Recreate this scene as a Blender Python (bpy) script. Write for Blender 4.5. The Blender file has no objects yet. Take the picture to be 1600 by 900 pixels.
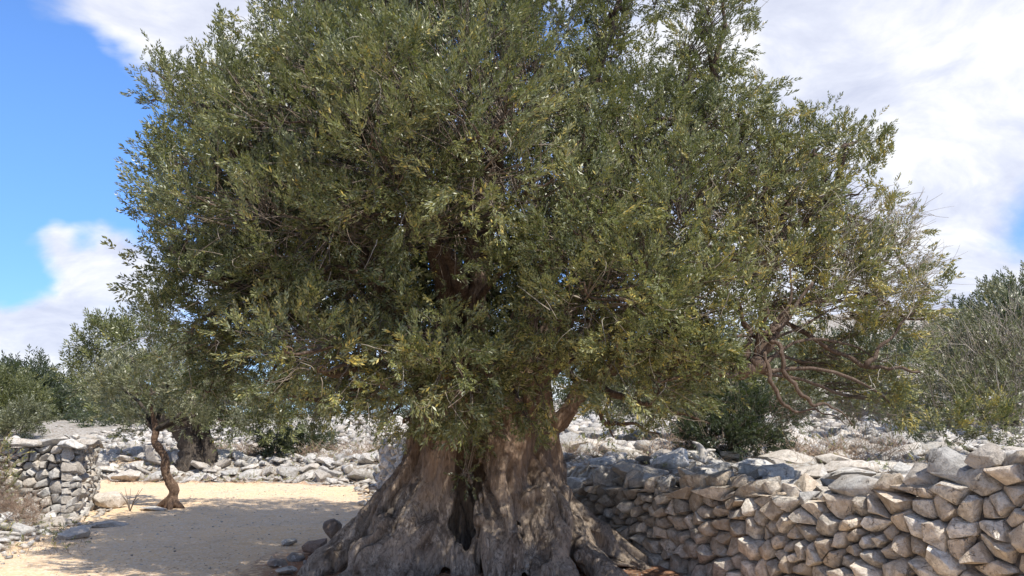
import bpy, bmesh, math, random, time
import numpy as np
from mathutils import Vector, Matrix, noise as mnoise
T0 = time.time()
rng = np.random.default_rng(11)
random.seed(7)
S = bpy.context.scene
COL = S.collection

# ------------------------------------------------------------------ camera, light, sky
H = 1.6
PITCH = math.atan(200 / 1244.4)
F = 1244.4
cam_d = bpy.data.cameras.new('camera'); cam = bpy.data.objects.new('camera', cam_d); COL.objects.link(cam)
cam_d.lens = 28; cam_d.sensor_width = 36; cam_d.clip_end = 4000; cam_d.clip_start = 0.05
cam.location = (0, 0, H); cam.rotation_euler = (math.radians(90) + PITCH, 0, 0)
S.camera = cam
S.render.resolution_x = 1024; S.render.resolution_y = 576
S.view_settings.view_transform = 'Standard'; S.view_settings.look = 'None'
S.view_settings.exposure = 0.56; S.view_settings.gamma = 1

SUN = Vector((0.66, -0.75, 0.0)).normalized()
SUN_EL = math.radians(57)
sun_vec = Vector((SUN.x * math.cos(SUN_EL), SUN.y * math.cos(SUN_EL), math.sin(SUN_EL)))
sd = bpy.data.lights.new('sun', 'SUN'); sd.energy = 4.8; sd.angle = math.radians(0.53); sd.color = (1.0, 0.95, 0.87)
so = bpy.data.objects.new('sun', sd); COL.objects.link(so)
so.rotation_euler = sun_vec.to_track_quat('Z', 'Y').to_euler(); so.location = (6, -8, 12)


def raydir(px, py):
    dx = (px - 800) / F; dy = -(py - 450) / F
    cp, sp = math.cos(PITCH), math.sin(PITCH)
    return Vector((dx, cp - dy * sp, sp + dy * cp))


def at(px, py, Y):
    d = raydir(px, py); t = Y / d.y
    return Vector((d.x * t, Y, H + d.z * t))


class NT:
    """small node-tree helper"""
    def __init__(s, tree):
        s.t = tree; s.n = tree.nodes; s.l = tree.links
    def node(s, typ, **kw):
        n = s.n.new(typ)
        for k, v in kw.items():
            if k == 'ins':
                for a, b in v.items():
                    if hasattr(b, 'is_linked') or isinstance(b, bpy.types.NodeSocket): s.l.new(b, n.inputs[a])
                    else: n.inputs[a].default_value = b
            else: setattr(n, k, v)
        return n
    def math(s, op, a, b=0.0, c=None, clamp=False):
        n = s.n.new('ShaderNodeMath'); n.operation = op; n.use_clamp = clamp
        for i, v in enumerate((a, b) if c is None else (a, b, c)):
            if isinstance(v, bpy.types.NodeSocket): s.l.new(v, n.inputs[i])
            else: n.inputs[i].default_value = v
        return n.outputs[0]
    def mix(s, f, a, b, typ='MIX'):
        n = s.n.new('ShaderNodeMix'); n.data_type = 'RGBA'; n.blend_type = typ
        for i, v in ((0, f), (6, a), (7, b)):
            if isinstance(v, bpy.types.NodeSocket): s.l.new(v, n.inputs[i])
            else: n.inputs[i].default_value = (v if i == 0 else (*v, 1) if len(v) == 3 else v)
        return n.outputs[2]
    def ramp(s, f, pts):
        n = s.n.new('ShaderNodeValToRGB'); e = n.color_ramp.elements
        while len(e) < len(pts): e.new(0.5)
        for el, (p, c) in zip(e, pts):
            el.position = p; el.color = (*c, 1) if len(c) == 3 else c
        s.l.new(f, n.inputs[0]); return n.outputs[0]
    def maprange(s, v, a, b, c=0.0, d=1.0, smooth=True):
        n = s.n.new('ShaderNodeMapRange'); n.interpolation_type = 'SMOOTHSTEP' if smooth else 'LINEAR'
        s.l.new(v, n.inputs[0])
        for i, x in enumerate((a, b, c, d)): n.inputs[i + 1].default_value = x
        return n.outputs[0]
    def noise(s, vec, scale, detail=5, rough=0.55, dist=0.0, out='Fac'):
        n = s.n.new('ShaderNodeTexNoise'); n.inputs['Scale'].default_value = scale
        n.inputs['Detail'].default_value = detail; n.inputs['Roughness'].default_value = rough
        n.inputs['Distortion'].default_value = dist
        if vec is not None: s.l.new(vec, n.inputs['Vector'])
        return n.outputs[out]


W = bpy.data.worlds.new('World'); S.world = W; W.use_nodes = True
wt = NT(W.node_tree)
bg = W.node_tree.nodes['Background']
sky = wt.node('ShaderNodeTexSky', sky_type='NISHITA'); sky.sun_disc = False
sky.sun_elevation = SUN_EL; sky.sun_rotation = math.atan2(SUN.x, SUN.y)
sky.air_density = 1.0; sky.dust_density = 0.3; sky.ozone_density = 3.0
tc = wt.node('ShaderNodeTexCoord').outputs['Generated']
nrm = wt.node('ShaderNodeVectorMath', operation='NORMALIZE', ins={0: tc}).outputs[0]
sep = wt.node('ShaderNodeSeparateXYZ', ins={0: nrm})
zz = wt.math('ADD', wt.math('MAXIMUM', sep.outputs[2], 0.0), 0.45)
cx = wt.math('DIVIDE', sep.outputs[0], zz); cy = wt.math('DIVIDE', sep.outputs[1], zz)
cvec = wt.node('ShaderNodeCombineXYZ', ins={0: cx, 1: cy, 2: wt.math('MULTIPLY', sep.outputs[2], 1.5)}).outputs[0]
warp = wt.noise(cvec, 1.3, 3, 0.5, out='Color')
warped = wt.node('ShaderNodeVectorMath', operation='MULTIPLY_ADD', ins={0: warp, 1: (0.5, 0.5, 0.5), 2: cvec}).outputs[0]
n_big = wt.noise(warped, 2.3, 10, 0.58)
blobs = [((1450, 60), .42, .50), ((1500, 250), .30, .40), ((1400, 420), .30, .42), ((1550, 440), .16, .3), ((1250, 250), .3, .3),
         ((90, 500), .20, .55), ((160, 430), .12, .42), ((20, 570), .12, .3), ((80, 372), .085, .62), ((320, 30), .17, .5),
         ((230, 20), .09, .2), ((400, 70), .12, .3), ((30, 10), .06, .2),
         ((1603, 335), .13, -1.15), ((200, 15), .15, .5), ((30, 425), .07, -.8), ((130, 385), .03, -.5), ((60, 200), .30, -.72), ((120, 290), .16, -.35), ((10, 330), .05, -.3), ((100, 260), .10, -.25), ((40, 130), .10, -.2)]
dens = None
wn = wt.node('ShaderNodeVectorMath', operation='MULTIPLY_ADD', ins={0: wt.noise(nrm, 6, 4, .6, out='Color'), 1: (0.10, 0.10, 0.10), 2: nrm}).outputs[0]
wn = wt.node('ShaderNodeVectorMath', operation='SUBTRACT', ins={0: wn, 1: (0.05, 0.05, 0.05)}).outputs[0]
for (px, py), rad, amt in blobs:
    d = raydir(px, py).normalized()
    dist = wt.node('ShaderNodeVectorMath', operation='DISTANCE', ins={0: wn, 1: tuple(d)}).outputs['Value']
    v = wt.maprange(dist, 0.0, rad, amt, 0.0)
    dens = v if dens is None else wt.math('ADD', dens, v)
dens = wt.math('MINIMUM', dens, 0.42)
tot = wt.math('ADD', wt.math('MULTIPLY_ADD', n_big, 1.7, -0.35), dens)
mask = wt.maprange(tot, 0.30, 0.80)
n_sh = wt.noise(warped, 3.6, 9, 0.60, 0.3)
cloudc = wt.ramp(n_sh, [(0.36, (5.0, 5.25, 6.3)), (0.47, (6.2, 6.4, 7.2)), (0.56, (7.7, 7.7, 7.8))])
skyc = wt.mix(1.0, wt.mix(wt.maprange(sep.outputs[2], 0.0, 0.40), wt.mix(1.0, sky.outputs[0], (0.62, 0.66, 0.80), 'MULTIPLY'), sky.outputs[0]), (1.0, 1.36, 1.86), 'MULTIPLY')
wcol = wt.mix(wt.math('MULTIPLY', mask, 0.93), skyc, cloudc)
wt.l.new(wcol, bg.inputs['Color']); bg.inputs['Strength'].default_value = 0.095


# ------------------------------------------------------------------ helpers
def tag(o, label=None, cat=None, group=None, kind=None):
    if label: o['label'] = label
    if cat: o['category'] = cat
    if group: o['group'] = group
    if kind: o['kind'] = kind
    return o


def link(name, me, parent=None, loc=None):
    o = bpy.data.objects.new(name, me); COL.objects.link(o)
    if parent: o.parent = parent
    if loc is not None: o.location = loc
    return o


def empty(name, loc, label, cat, group=None):
    o = bpy.data.objects.new(name, None); COL.objects.link(o); o.location = loc
    o.empty_display_size = 0.2
    return tag(o, label, cat, group)


def np_mesh(name, verts, faces_idx, sizes, mat=None, smooth=False, attrs=None):
    """verts (N,3); faces_idx flat loop list; sizes per face"""
    me = bpy.data.meshes.new(name)
    verts = np.asarray(verts, dtype=np.float32); fi = np.asarray(faces_idx, dtype=np.int32).ravel()
    sizes = np.asarray(sizes, dtype=np.int32)
    me.vertices.add(len(verts)); me.vertices.foreach_set('co', verts.ravel())
    me.loops.add(len(fi)); me.loops.foreach_set('vertex_index', fi)
    me.polygons.add(len(sizes))
    st = np.concatenate(([0], np.cumsum(sizes)[:-1])).astype(np.int32)
    me.polygons.foreach_set('loop_start', st)
    try: me.polygons.foreach_set('loop_total', sizes)
    except Exception: pass
    if smooth: me.polygons.foreach_set('use_smooth', np.ones(len(sizes), dtype=bool))
    me.update(calc_edges=True)
    if attrs:
        for k, v in attrs.items():
            a = me.attributes.new(k, 'FLOAT', 'POINT'); a.data.foreach_set('value', np.asarray(v, dtype=np.float32))
    if mat: me.materials.append(mat)
    return me


class Tubes:
    def __init__(s): s.v = []; s.f = []; s.sz = []; s.n = 0; s.t = []
    def add(s, pts, rad, sides=6, cap=True, tone=0.0):
        pts = np.asarray(pts, float); k = len(pts)
        tang = np.gradient(pts, axis=0); tang /= (np.linalg.norm(tang, axis=1)[:, None] + 1e-9)
        up = np.array([0.31, 0.17, 0.93]); 
        if abs(tang[0] @ up) > .95: up = np.array([1., 0.2, 0.])
        a = np.cross(tang, up); a /= (np.linalg.norm(a, axis=1)[:, None] + 1e-9); b = np.cross(tang, a)
        ang = np.linspace(0, 2 * math.pi, sides, endpoint=False)
        rad = np.asarray(rad, float)[:, None, None]
        ring = pts[:, None, :] + rad * (np.cos(ang)[None, :, None] * a[:, None, :] + np.sin(ang)[None, :, None] * b[:, None, :])
        s.v.append(ring.reshape(-1, 3))
        i = np.arange(k - 1)[:, None] * sides; j = np.arange(sides)[None, :]; j2 = (j + 1) % sides
        q = np.stack([i + j, i + j2, i + sides + j2, i + sides + j], -1).reshape(-1, 4) + s.n
        s.f.append(q.ravel()); s.sz.append(np.full(len(q), 4))
        if cap:
            s.f.append(np.arange(sides)[::-1] + s.n); s.f.append(np.arange(sides) + s.n + (k - 1) * sides)
            s.sz.append(np.array([sides, sides]))
        s.t.append(np.full(k * sides, tone)); s.n += k * sides
    def mesh(s, name, mat, smooth=True):
        return np_mesh(name, np.concatenate(s.v), np.concatenate(s.f), np.concatenate(s.sz), mat, smooth, {'hue': np.concatenate(s.t)})


def spline(ctrl, n=10):
    """Catmull-Rom through rows of ctrl (any width)"""
    c = np.asarray(ctrl, float)
    if len(c) < 3:
        t = np.linspace(0, 1, n)[:, None]; return c[0] * (1 - t) + c[-1] * t
    p = np.vstack([2 * c[0] - c[1], c, 2 * c[-1] - c[-2]]); out = []
    for i in range(1, len(p) - 2):
        for t in np.linspace(0, 1, n, endpoint=False):
            out.append(0.5 * ((2 * p[i]) + (-p[i-1] + p[i+1]) * t + (2*p[i-1] - 5*p[i] + 4*p[i+1] - p[i+2]) * t*t + (-p[i-1] + 3*p[i] - 3*p[i+1] + p[i+2]) * t**3))
    out.append(c[-1]); return np.array(out)


def mat_new(name):
    m = bpy.data.materials.new(name); m.use_nodes = True
    t = NT(m.node_tree); b = m.node_tree.nodes['Principled BSDF']
    return m, t, b


# ------------------------------------------------------------------ materials
def make_leaf_mat(name, greens, yellow, under, transl=0.28, rough=0.38):
    m, t, b = mat_new(name)
    hue = t.node('ShaderNodeAttribute', attribute_name='hue').outputs['Fac']
    col = t.ramp(hue, [(0.0, greens[0]), (0.45, greens[1]), (0.75, greens[2]), (1.0, yellow)])
    geo = t.node('ShaderNodeNewGeometry')
    col = t.mix(t.math('MULTIPLY', geo.outputs['Backfacing'], 0.75), col, under)
    t.l.new(col, b.inputs['Base Color']); b.inputs['Roughness'].default_value = rough
    b.inputs['Specular IOR Level'].default_value = 0.45
    tr = t.node('ShaderNodeBsdfTranslucent', ins={'Color': t.mix(0.5, col, (0.16, 0.20, 0.03))})
    mx = t.node('ShaderNodeMixShader', ins={0: transl, 1: b.outputs[0], 2: tr.outputs[0]})
    t.l.new(mx.outputs[0], m.node_tree.nodes['Material Output'].inputs[0])
    return m


M_LEAF = make_leaf_mat('olive_leaf', [(0.045, 0.060, 0.020), (0.122, 0.138, 0.042), (0.280, 0.280, 0.098)], (0.50, 0.39, 0.10), (0.215, 0.225, 0.13))
M_LEAF_GREY = make_leaf_mat('grey_olive_leaf', [(0.085, 0.092, 0.045), (0.155, 0.158, 0.080), (0.215, 0.205, 0.110)], (0.33, 0.27, 0.10), (0.25, 0.255, 0.17))
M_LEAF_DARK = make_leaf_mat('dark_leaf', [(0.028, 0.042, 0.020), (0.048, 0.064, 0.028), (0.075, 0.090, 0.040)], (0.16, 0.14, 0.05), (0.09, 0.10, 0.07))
M_LEAF_LIME = make_leaf_mat('yellow_green_leaf', [(0.085, 0.098, 0.034), (0.13, 0.14, 0.045), (0.17, 0.17, 0.06)], (0.26, 0.22, 0.07), (0.15, 0.16, 0.09))


def make_bark(name, dark, mid, light, sc=1.0, bump=0.5, sz=0.22):
    m, t, b = mat_new(name)
    tcn = t.node('ShaderNodeTexCoord').outputs['Object']
    mp = t.node('ShaderNodeMapping', ins={0: tcn}); mp.inputs['Scale'].default_value = (sc, sc, sc * sz)
    fine = t.noise(mp.outputs[0], 46, 8, 0.68, 0.6)
    mid_n = t.noise(mp.outputs[0], 9, 6, 0.6, 0.8)
    big = t.noise(tcn, 2.3, 5, 0.6)
    spots = t.noise(tcn, 14, 6, 0.7)
    col = t.ramp(mid_n, [(0.30, dark), (0.52, mid), (0.70, light)])
    col = t.mix(t.maprange(big, 0.42, 0.64), col, mid)
    col = t.mix(t.math('MULTIPLY', t.maprange(spots, 0.55, 0.70), 0.55), col, light)
    col = t.mix(t.math('MULTIPLY', t.maprange(fine, 0.54, 0.36), 0.7), col, dark)
    t.l.new(col, b.inputs['Base Color']); b.inputs['Roughness'].default_value = 0.88
    b.inputs['Specular IOR Level'].default_value = 0.25
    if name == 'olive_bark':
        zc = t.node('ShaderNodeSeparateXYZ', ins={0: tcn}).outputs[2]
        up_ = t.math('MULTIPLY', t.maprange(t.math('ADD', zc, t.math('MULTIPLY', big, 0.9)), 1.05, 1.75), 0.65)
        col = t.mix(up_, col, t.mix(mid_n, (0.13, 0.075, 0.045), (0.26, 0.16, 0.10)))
    rg = t.noise(mp.outputs[0], 24, 5, 0.6, 1.2)
    crack = t.maprange(t.math('ABSOLUTE', t.math('SUBTRACT', rg, 0.5)), 0.0, 0.045, 1.0, 0.0)
    cm = t.math('MULTIPLY', crack, t.maprange(big, 0.40, 0.60, 0.6, 0.1))
    col = t.mix(t.math('MULTIPLY', cm, 0.75), col, dark); t.l.new(col, b.inputs['Base Color'])
    hgt = t.math('ADD', t.math('ADD', t.math('MULTIPLY', fine, 0.6), mid_n), t.math('MULTIPLY', cm, -0.55))
    bp = t.node('ShaderNodeBump', ins={'Height': hgt, 'Strength': bump, 'Distance': 0.045})
    t.l.new(bp.outputs[0], b.inputs['Normal'])
    return m


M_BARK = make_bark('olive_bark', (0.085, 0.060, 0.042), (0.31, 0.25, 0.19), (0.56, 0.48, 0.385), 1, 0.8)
M_LIMB = make_bark('limb_bark', (0.05, 0.032, 0.022), (0.14, 0.098, 0.070), (0.24, 0.19, 0.15), 2, 0.6)
M_BARK_RED = make_bark('reddish_bark', (0.06, 0.036, 0.024), (0.19, 0.12, 0.076), (0.35, 0.25, 0.17), 2.5, 0.8)
M_BARK_DARK = make_bark('dark_bark', (0.03, 0.024, 0.018), (0.085, 0.068, 0.052), (0.18, 0.15, 0.12), 1.5, 0.8)

m, t, b = mat_new('twig')
hue = t.node('ShaderNodeAttribute', attribute_name='hue').outputs['Fac']
t.l.new(t.ramp(hue, [(0, (0.07, 0.05, 0.035)), (0.5, (0.19, 0.15, 0.11)), (1, (0.38, 0.34, 0.28))]), b.inputs['Base Color'])
b.inputs['Roughness'].default_value = 0.8; M_TWIG = m
m, t, b = mat_new('dry_stalk')
hue = t.node('ShaderNodeAttribute', attribute_name='hue').outputs['Fac']
t.l.new(t.ramp(hue, [(0, (0.12, 0.075, 0.05)), (0.5, (0.24, 0.16, 0.11)), (1, (0.38, 0.29, 0.20))]), b.inputs['Base Color'])
b.inputs['Roughness'].default_value = 0.9; M_DRY = m


def make_stone(name, pale, grey, tan, tan_amt=0.5, objrand=True, bump=0.5):
    m, t, b = mat_new(name)
    tcn = t.node('ShaderNodeNewGeometry')
    pos = tcn.outputs['Position']
    rnd = tcn.outputs['Random Per Island']
    if objrand:
        oi = t.node('ShaderNodeObjectInfo').outputs['Random']
        rnd = t.math('FRACT', t.math('ADD', rnd, oi))
    r2 = t.math('FRACT', t.math('MULTIPLY', rnd, 7.31)); r3 = t.math('FRACT', t.math('MULTIPLY', rnd, 23.7))
    offs = t.node('ShaderNodeCombineXYZ', ins={0: t.math('MULTIPLY', rnd, 37.0), 1: t.math('MULTIPLY', r2, 19.0), 2: 0.0}).outputs[0]
    p = t.node('ShaderNodeVectorMath', operation='ADD', ins={0: pos, 1: offs}).outputs[0]
    big = t.noise(p, 4.5, 5, 0.6); med = t.noise(p, 17, 7, 0.65, 0.4); fine = t.noise(p, 75, 6, 0.7)
    col = t.mix(t.maprange(med, 0.36, 0.62), grey, pale)
    tm = t.math('MULTIPLY', t.maprange(t.math('ADD', t.math('MULTIPLY', big, 0.75), t.math('MULTIPLY', r3, 0.42)), 0.46, 0.70), tan_amt)
    col = t.mix(tm, col, tan)
    col = t.mix(t.math('MULTIPLY', t.maprange(fine, 0.54, 0.66), 0.5), col, (0.10, 0.09, 0.08))
    lich = t.noise(p, 9, 9, 0.72, 0.8)
    col = t.mix(t.math('MULTIPLY', t.maprange(lich, 0.56, 0.64), 0.65), col, (0.16, 0.15, 0.135))
    col = t.mix(t.math('MULTIPLY', t.maprange(lich, 0.42, 0.35), 0.55), col, (0.62, 0.60, 0.55))
    val = t.math('ADD', 0.74, t.math('MULTIPLY', r2, 0.50))
    hv = t.node('ShaderNodeHueSaturation', ins={'Value': val, 'Color': col}).outputs[0]
    # darker pits along cracks
    vor = t.node('ShaderNodeTexVoronoi', feature='DISTANCE_TO_EDGE')
    wv = t.node('ShaderNodeVectorMath', operation='MULTIPLY_ADD', ins={0: t.noise(p, 6, 3, .6, out='Color'), 1: (.35, .35, .35), 2: p}).outputs[0]
    t.l.new(wv, vor.inputs['Vector']); vor.inputs['Scale'].default_value = 5
    crack = t.maprange(vor.outputs['Distance'], 0.0, 0.022, 1.0, 0.0)
    crack = t.math('MULTIPLY', crack, t.maprange(big, 0.5, 0.62))
    hv = t.mix(t.math('MULTIPLY', crack, 0.6), hv, (0.07, 0.06, 0.05))
    t.l.new(hv, b.inputs['Base Color']); b.inputs['Roughness'].default_value = 0.92
    b.inputs['Specular IOR Level'].default_value = 0.2
    hgt = t.math('ADD', t.math('ADD', med, t.math('MULTIPLY', fine, 0.35)), t.math('MULTIPLY', crack, -0.5))
    bp = t.node('ShaderNodeBump', ins={'Height': hgt, 'Strength': bump, 'Distance': 0.03})
    t.l.new(bp.outputs[0], b.inputs['Normal'])
    return m


M_STONE = make_stone('wall_limestone', (0.60, 0.545, 0.46), (0.34, 0.30, 0.25), (0.46, 0.345, 0.23), 0.5, bump=1.0)
M_STONE_W = make_stone('white_limestone', (0.52, 0.495, 0.45), (0.33, 0.315, 0.29), (0.48, 0.40, 0.31), 0.5, bump=0.9)
M_RUBBLE = make_stone('karst_rubble', (0.49, 0.465, 0.425), (0.30, 0.28, 0.25), (0.40, 0.33, 0.25), 0.4)
M_STONE_BROWN = make_stone('earthy_stone', (0.30, 0.265, 0.23), (0.18, 0.155, 0.13), (0.26, 0.155, 0.10), 0.55)

m, t, b = mat_new('wall_core'); g = t.node('ShaderNodeNewGeometry').outputs['Position']
n1 = t.noise(g, 14, 5, 0.6)
t.l.new(t.ramp(n1, [(0.35, (0.05, 0.042, 0.035)), (0.65, (0.20, 0.17, 0.14))]), b.inputs['Base Color']); b.inputs['Roughness'].default_value = 1
t.l.new(t.node('ShaderNodeBump', ins={'Height': n1, 'Strength': 1.0, 'Distance': 0.06}).outputs[0], b.inputs['Normal']); M_CORE = m


def make_ground():
    m, t, b = mat_new('terrain')
    pos = t.node('ShaderNodeNewGeometry').outputs['Position']
    soil = t.node('ShaderNodeAttribute', attribute_name='soil').outputs['Fac']
    rub = t.node('ShaderNodeAttribute', attribute_name='rubble').outputs['Fac']
    n1 = t.noise(pos, 0.7, 5, 0.6); n2 = t.noise(pos, 9, 8, 0.7); n3 = t.noise(pos, 60, 6, 0.7)
    v = t.node('ShaderNodeTexVoronoi'); t.l.new(pos, v.inputs['Vector']); v.inputs['Scale'].default_value = 42
    grav = t.mix(t.maprange(n1, 0.35, 0.65), (0.65, 0.46, 0.27), (0.58, 0.43, 0.28))
    grav = t.mix(t.math('MULTIPLY', t.maprange(n2, 0.48, 0.66), 0.5), grav, (0.66, 0.56, 0.43))
    grav = t.mix(t.math('MULTIPLY', t.maprange(t.noise(pos, 2.2, 6, 0.65, 1.0), 0.52, 0.68), 0.45), grav, (0.40, 0.29, 0.19))
    grav = t.mix(t.math('MULTIPLY', t.maprange(n3, 0.55, 0.70), 0.55), grav, (0.20, 0.15, 0.10))
    vc = t.node('ShaderNodeSeparateColor', ins={0: v.outputs['Color']}).outputs[0]
    grav = t.mix(t.math('MULTIPLY', t.maprange(vc, 0.80, 0.84), 0.5), grav, (0.66, 0.60, 0.50))
    red = t.mix(t.maprange(n2, 0.4, 0.65), (0.20, 0.095, 0.052), (0.33, 0.19, 0.115))
    red = t.mix(t.math('MULTIPLY', t.maprange(n3, 0.58, 0.68), 0.5), red, (0.42, 0.34, 0.26))
    sm = t.maprange(t.math('ADD', soil, t.math('MULTIPLY', t.math('SUBTRACT', n2, 0.5), 0.9)), 0.4, 0.65)
    c = t.mix(sm, grav, red)
    rk = t.ramp(n2, [(0.38, (0.15, 0.105, 0.07)), (0.48, (0.25, 0.22, 0.18)), (0.60, (0.44, 0.42, 0.38))])
    c = t.mix(t.maprange(rub, 0.3, 0.7), c, rk)
    t.l.new(c, b.inputs['Base Color']); b.inputs['Roughness'].default_value = 0.95
    b.inputs['Specular IOR Level'].default_value = 0.15
    hh = t.math('ADD', t.math('MULTIPLY', n3, 0.5), t.math('ADD', n2, t.math('MULTIPLY', v.outputs['Distance'], -0.5)))
    t.l.new(t.node('ShaderNodeBump', ins={'Height': hh, 'Strength': 0.7, 'Distance': 0.025}).outputs[0], b.inputs['Normal'])
    return m


M_GROUND = make_ground()

# ------------------------------------------------------------------ terrain
WA = np.array([4.45, 3.52]); WB = np.array([0.40, 11.10])           # line of the right-hand wall
WDIR = (WB - WA) / np.linalg.norm(WB - WA); WN = np.array([-WDIR[1], WDIR[0]]); WLEN = float(np.linalg.norm(WB - WA))
PATH = np.array([(-4.5, -30), (-4.5, 2), (-5.4, 6), (-6.0, 9), (-6.5, 11.7), (-6.9, 13.2), (-7.6, 14.9), (-10, 16.2), (-16, 17.2), (-30, 18.4), (-30, 21.5), (-16, 21.0),
                 (-10, 20.4), (-6, 19.9), (-3.1, 18.9), (-1.9, 14), (.40, 11.1), (4.45, 3.52), (6.5, -0.4), (7, -30)], float)


def path_sd(x, y):
    """signed distance to the path outline, negative on the path"""
    x = np.asarray(x, float); y = np.asarray(y, float)
    dmin = np.full(x.shape, 1e9); inside = np.zeros(x.shape, bool)
    n = len(PATH)
    for i in range(n):
        x1, y1 = PATH[i]; x2, y2 = PATH[(i + 1) % n]
        dx, dy = x2 - x1, y2 - y1
        tt = np.clip(((x - x1) * dx + (y - y1) * dy) / (dx * dx + dy * dy), 0, 1)
        dmin = np.minimum(dmin, np.hypot(x - x1 - tt * dx, y - y1 - tt * dy))
        c = ((y1 > y) != (y2 > y)) & (x < (x2 - x1) * (y - y1) / ((y2 - y1) if y2 != y1 else 1e-9) + x1)
        inside ^= c
    return np.where(inside, -dmin, dmin)


def ss(v, a, b):
    t = np.clip((v - a) / (b - a), 0, 1); return t * t * (3 - 2 * t)


def wob(x, y, s, k=0.0):
    return (np.sin(x * s * 1.3 + k) * np.cos(y * s * 1.1 - k * .7) + 0.6 * np.sin(x * s * 2.7 - y * s * 1.9 + k * 2) + .35 * np.sin(x * s * 5.1 + y * s * 4.3 + k)) / 1.95


def hgt(x, y):
    x = np.asarray(x, float); y = np.asarray(y, float)
    d = path_sd(x, y)
    left = ss(-x, 5.0, 6.2) * ss(17.5 - y, 0, 2.5)                     # left verge
    back = ss(y, 16.5, 18.5) * ss(-x, 1.0, 3.5)
    right = np.clip(1 - left - back, 0, 1)
    hR = ss(d, 0.12, 0.5) * (0.86 + 0.015 * np.clip(y - 8, 0, 100))
    hL = ss(d, 0.2, 2.4) * 1.0 + ss(d, 0.1, 0.6) * 0.06
    hB = ss(d, 0.1, 1.6) * 0.42 + ss(d, 2, 16) * 0.55
    h = hR * right + hL * left + hB * back
    far = ss(y, 20, 70)
    hill = ss(x, 4, 26) * ss(y, 16, 60) * 7.0
    h = h + (0.8 * far + hill) * (d > 0) + np.where(d > 0, ss(d, .3, 1.5) * 0.07 * wob(x, y, 1.1), 0)
    h = h + 0.018 * wob(x, y, .9, 2) * (d < 0)
    root = np.exp(-(((x + 0.35) / 2.1) ** 2 + ((y - 9.0) / 1.4) ** 2)); h = h + 0.04 * root * (d < 0.1)
    return h


def build_ground():
    gx = np.concatenate([-np.geomspace(900, 16, 26), np.arange(-15.6, 12, 0.15), np.geomspace(12.2, 900, 30)])
    gy = np.concatenate([-np.geomspace(300, 2.2, 14), np.arange(-2, 3, .4), np.arange(3, 24, 0.15), np.geomspace(24.3, 1500, 60)])
    X, Y = np.meshgrid(gx, gy); Z = hgt(X, Y); d = path_sd(X, Y)
    near = (d > -0.2) & (Y < 30)
    Z = Z + np.where(near, rng.normal(0, .022, X.shape), 0) + np.where((d < -.2) & (Y < 22), rng.normal(0, .004, X.shape), 0)
    nx, ny = len(gx), len(gy)
    i = np.arange(ny - 1)[:, None] * nx; j = np.arange(nx - 1)[None, :]
    q = np.stack([i + j, i + j + 1, i + nx + j + 1, i + nx + j], -1).reshape(-1, 4)
    soil = np.exp(-(((X + .6) / 2.3) ** 2 + ((Y - 9.0) / 1.7) ** 4)) * 1.15
    soil = np.maximum(soil, np.exp(-(((X - 1.9) / .9) ** 2 + ((Y - 8.2) / 1.2) ** 2)))
    soil = np.maximum(soil, ss(Y, 21.2, 22.6) * ss(26 - Y, 0, 2) * (X < -6) * .75)
    soil = np.maximum(soil, 0.55 * np.exp(-((d + .1) / .35) ** 2) * (Y > 17))
    rub = ss(d, -0.25 + .2 * wob(X, Y, 2), 0.2) * (1 - ss(Y, 21.2, 22) * ss(25.5 - Y, 0, 1) * (X < -6) * .8)
    me = np_mesh('ground', np.stack([X, Y, Z], -1).reshape(-1, 3), q, np.full(len(q), 4), M_GROUND, True,
                 {'soil': soil.ravel(), 'rubble': rub.ravel()})
    tag(link('ground', me), kind='structure')


build_ground()


# ------------------------------------------------------------------ stones
def mark_sharp(bm, ang=0.55):
    for e in bm.edges:
        if len(e.link_faces) == 2: e.smooth = e.calc_face_angle(0) < ang
    for f in bm.faces: f.smooth = True


def rough_hull(points, bevel=0.012, sub=1, amp=0.008, seed=0, name='stone', mat=None, nfreq=7.0):
    bm = bmesh.new()
    for p in points: bm.verts.new(p)
    r = bmesh.ops.convex_hull(bm, input=bm.verts)
    junk = [g for g in r['geom_interior'] if isinstance(g, bmesh.types.BMVert)] + [g for g in r['geom_unused'] if isinstance(g, bmesh.types.BMVert)]
    junk = list({v for v in junk if v.is_valid})
    if junk: bmesh.ops.delete(bm, geom=junk, context='VERTS')
    bmesh.ops.dissolve_limit(bm, angle_limit=0.12, verts=bm.verts, edges=bm.edges)
    if bevel > 0:
        bmesh.ops.bevel(bm, geom=list(bm.edges), offset=bevel, segments=1, affect='EDGES', clamp_overlap=True)
    if sub:
        bmesh.ops.triangulate(bm, faces=[f for f in bm.faces if len(f.verts) > 4])
        bmesh.ops.subdivide_edges(bm, edges=[e for e in bm.edges if e.calc_length() > .045], cuts=1, use_grid_fill=True)
    if amp:
        off = Vector((seed * 3.17, seed * 1.3, seed * .7))
        for v in bm.verts:
            n = mnoise.noise_vector(v.co * nfreq + off)
            n2 = mnoise.noise_vector(v.co * nfreq * 3.3 + off)
            v.co += n * amp + n2 * amp * .7
    bm.normal_update(); mark_sharp(bm)
    me = bpy.data.meshes.new(name); bm.to_mesh(me); bm.free()
    if mat: me.materials.append(mat)
    return me


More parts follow.
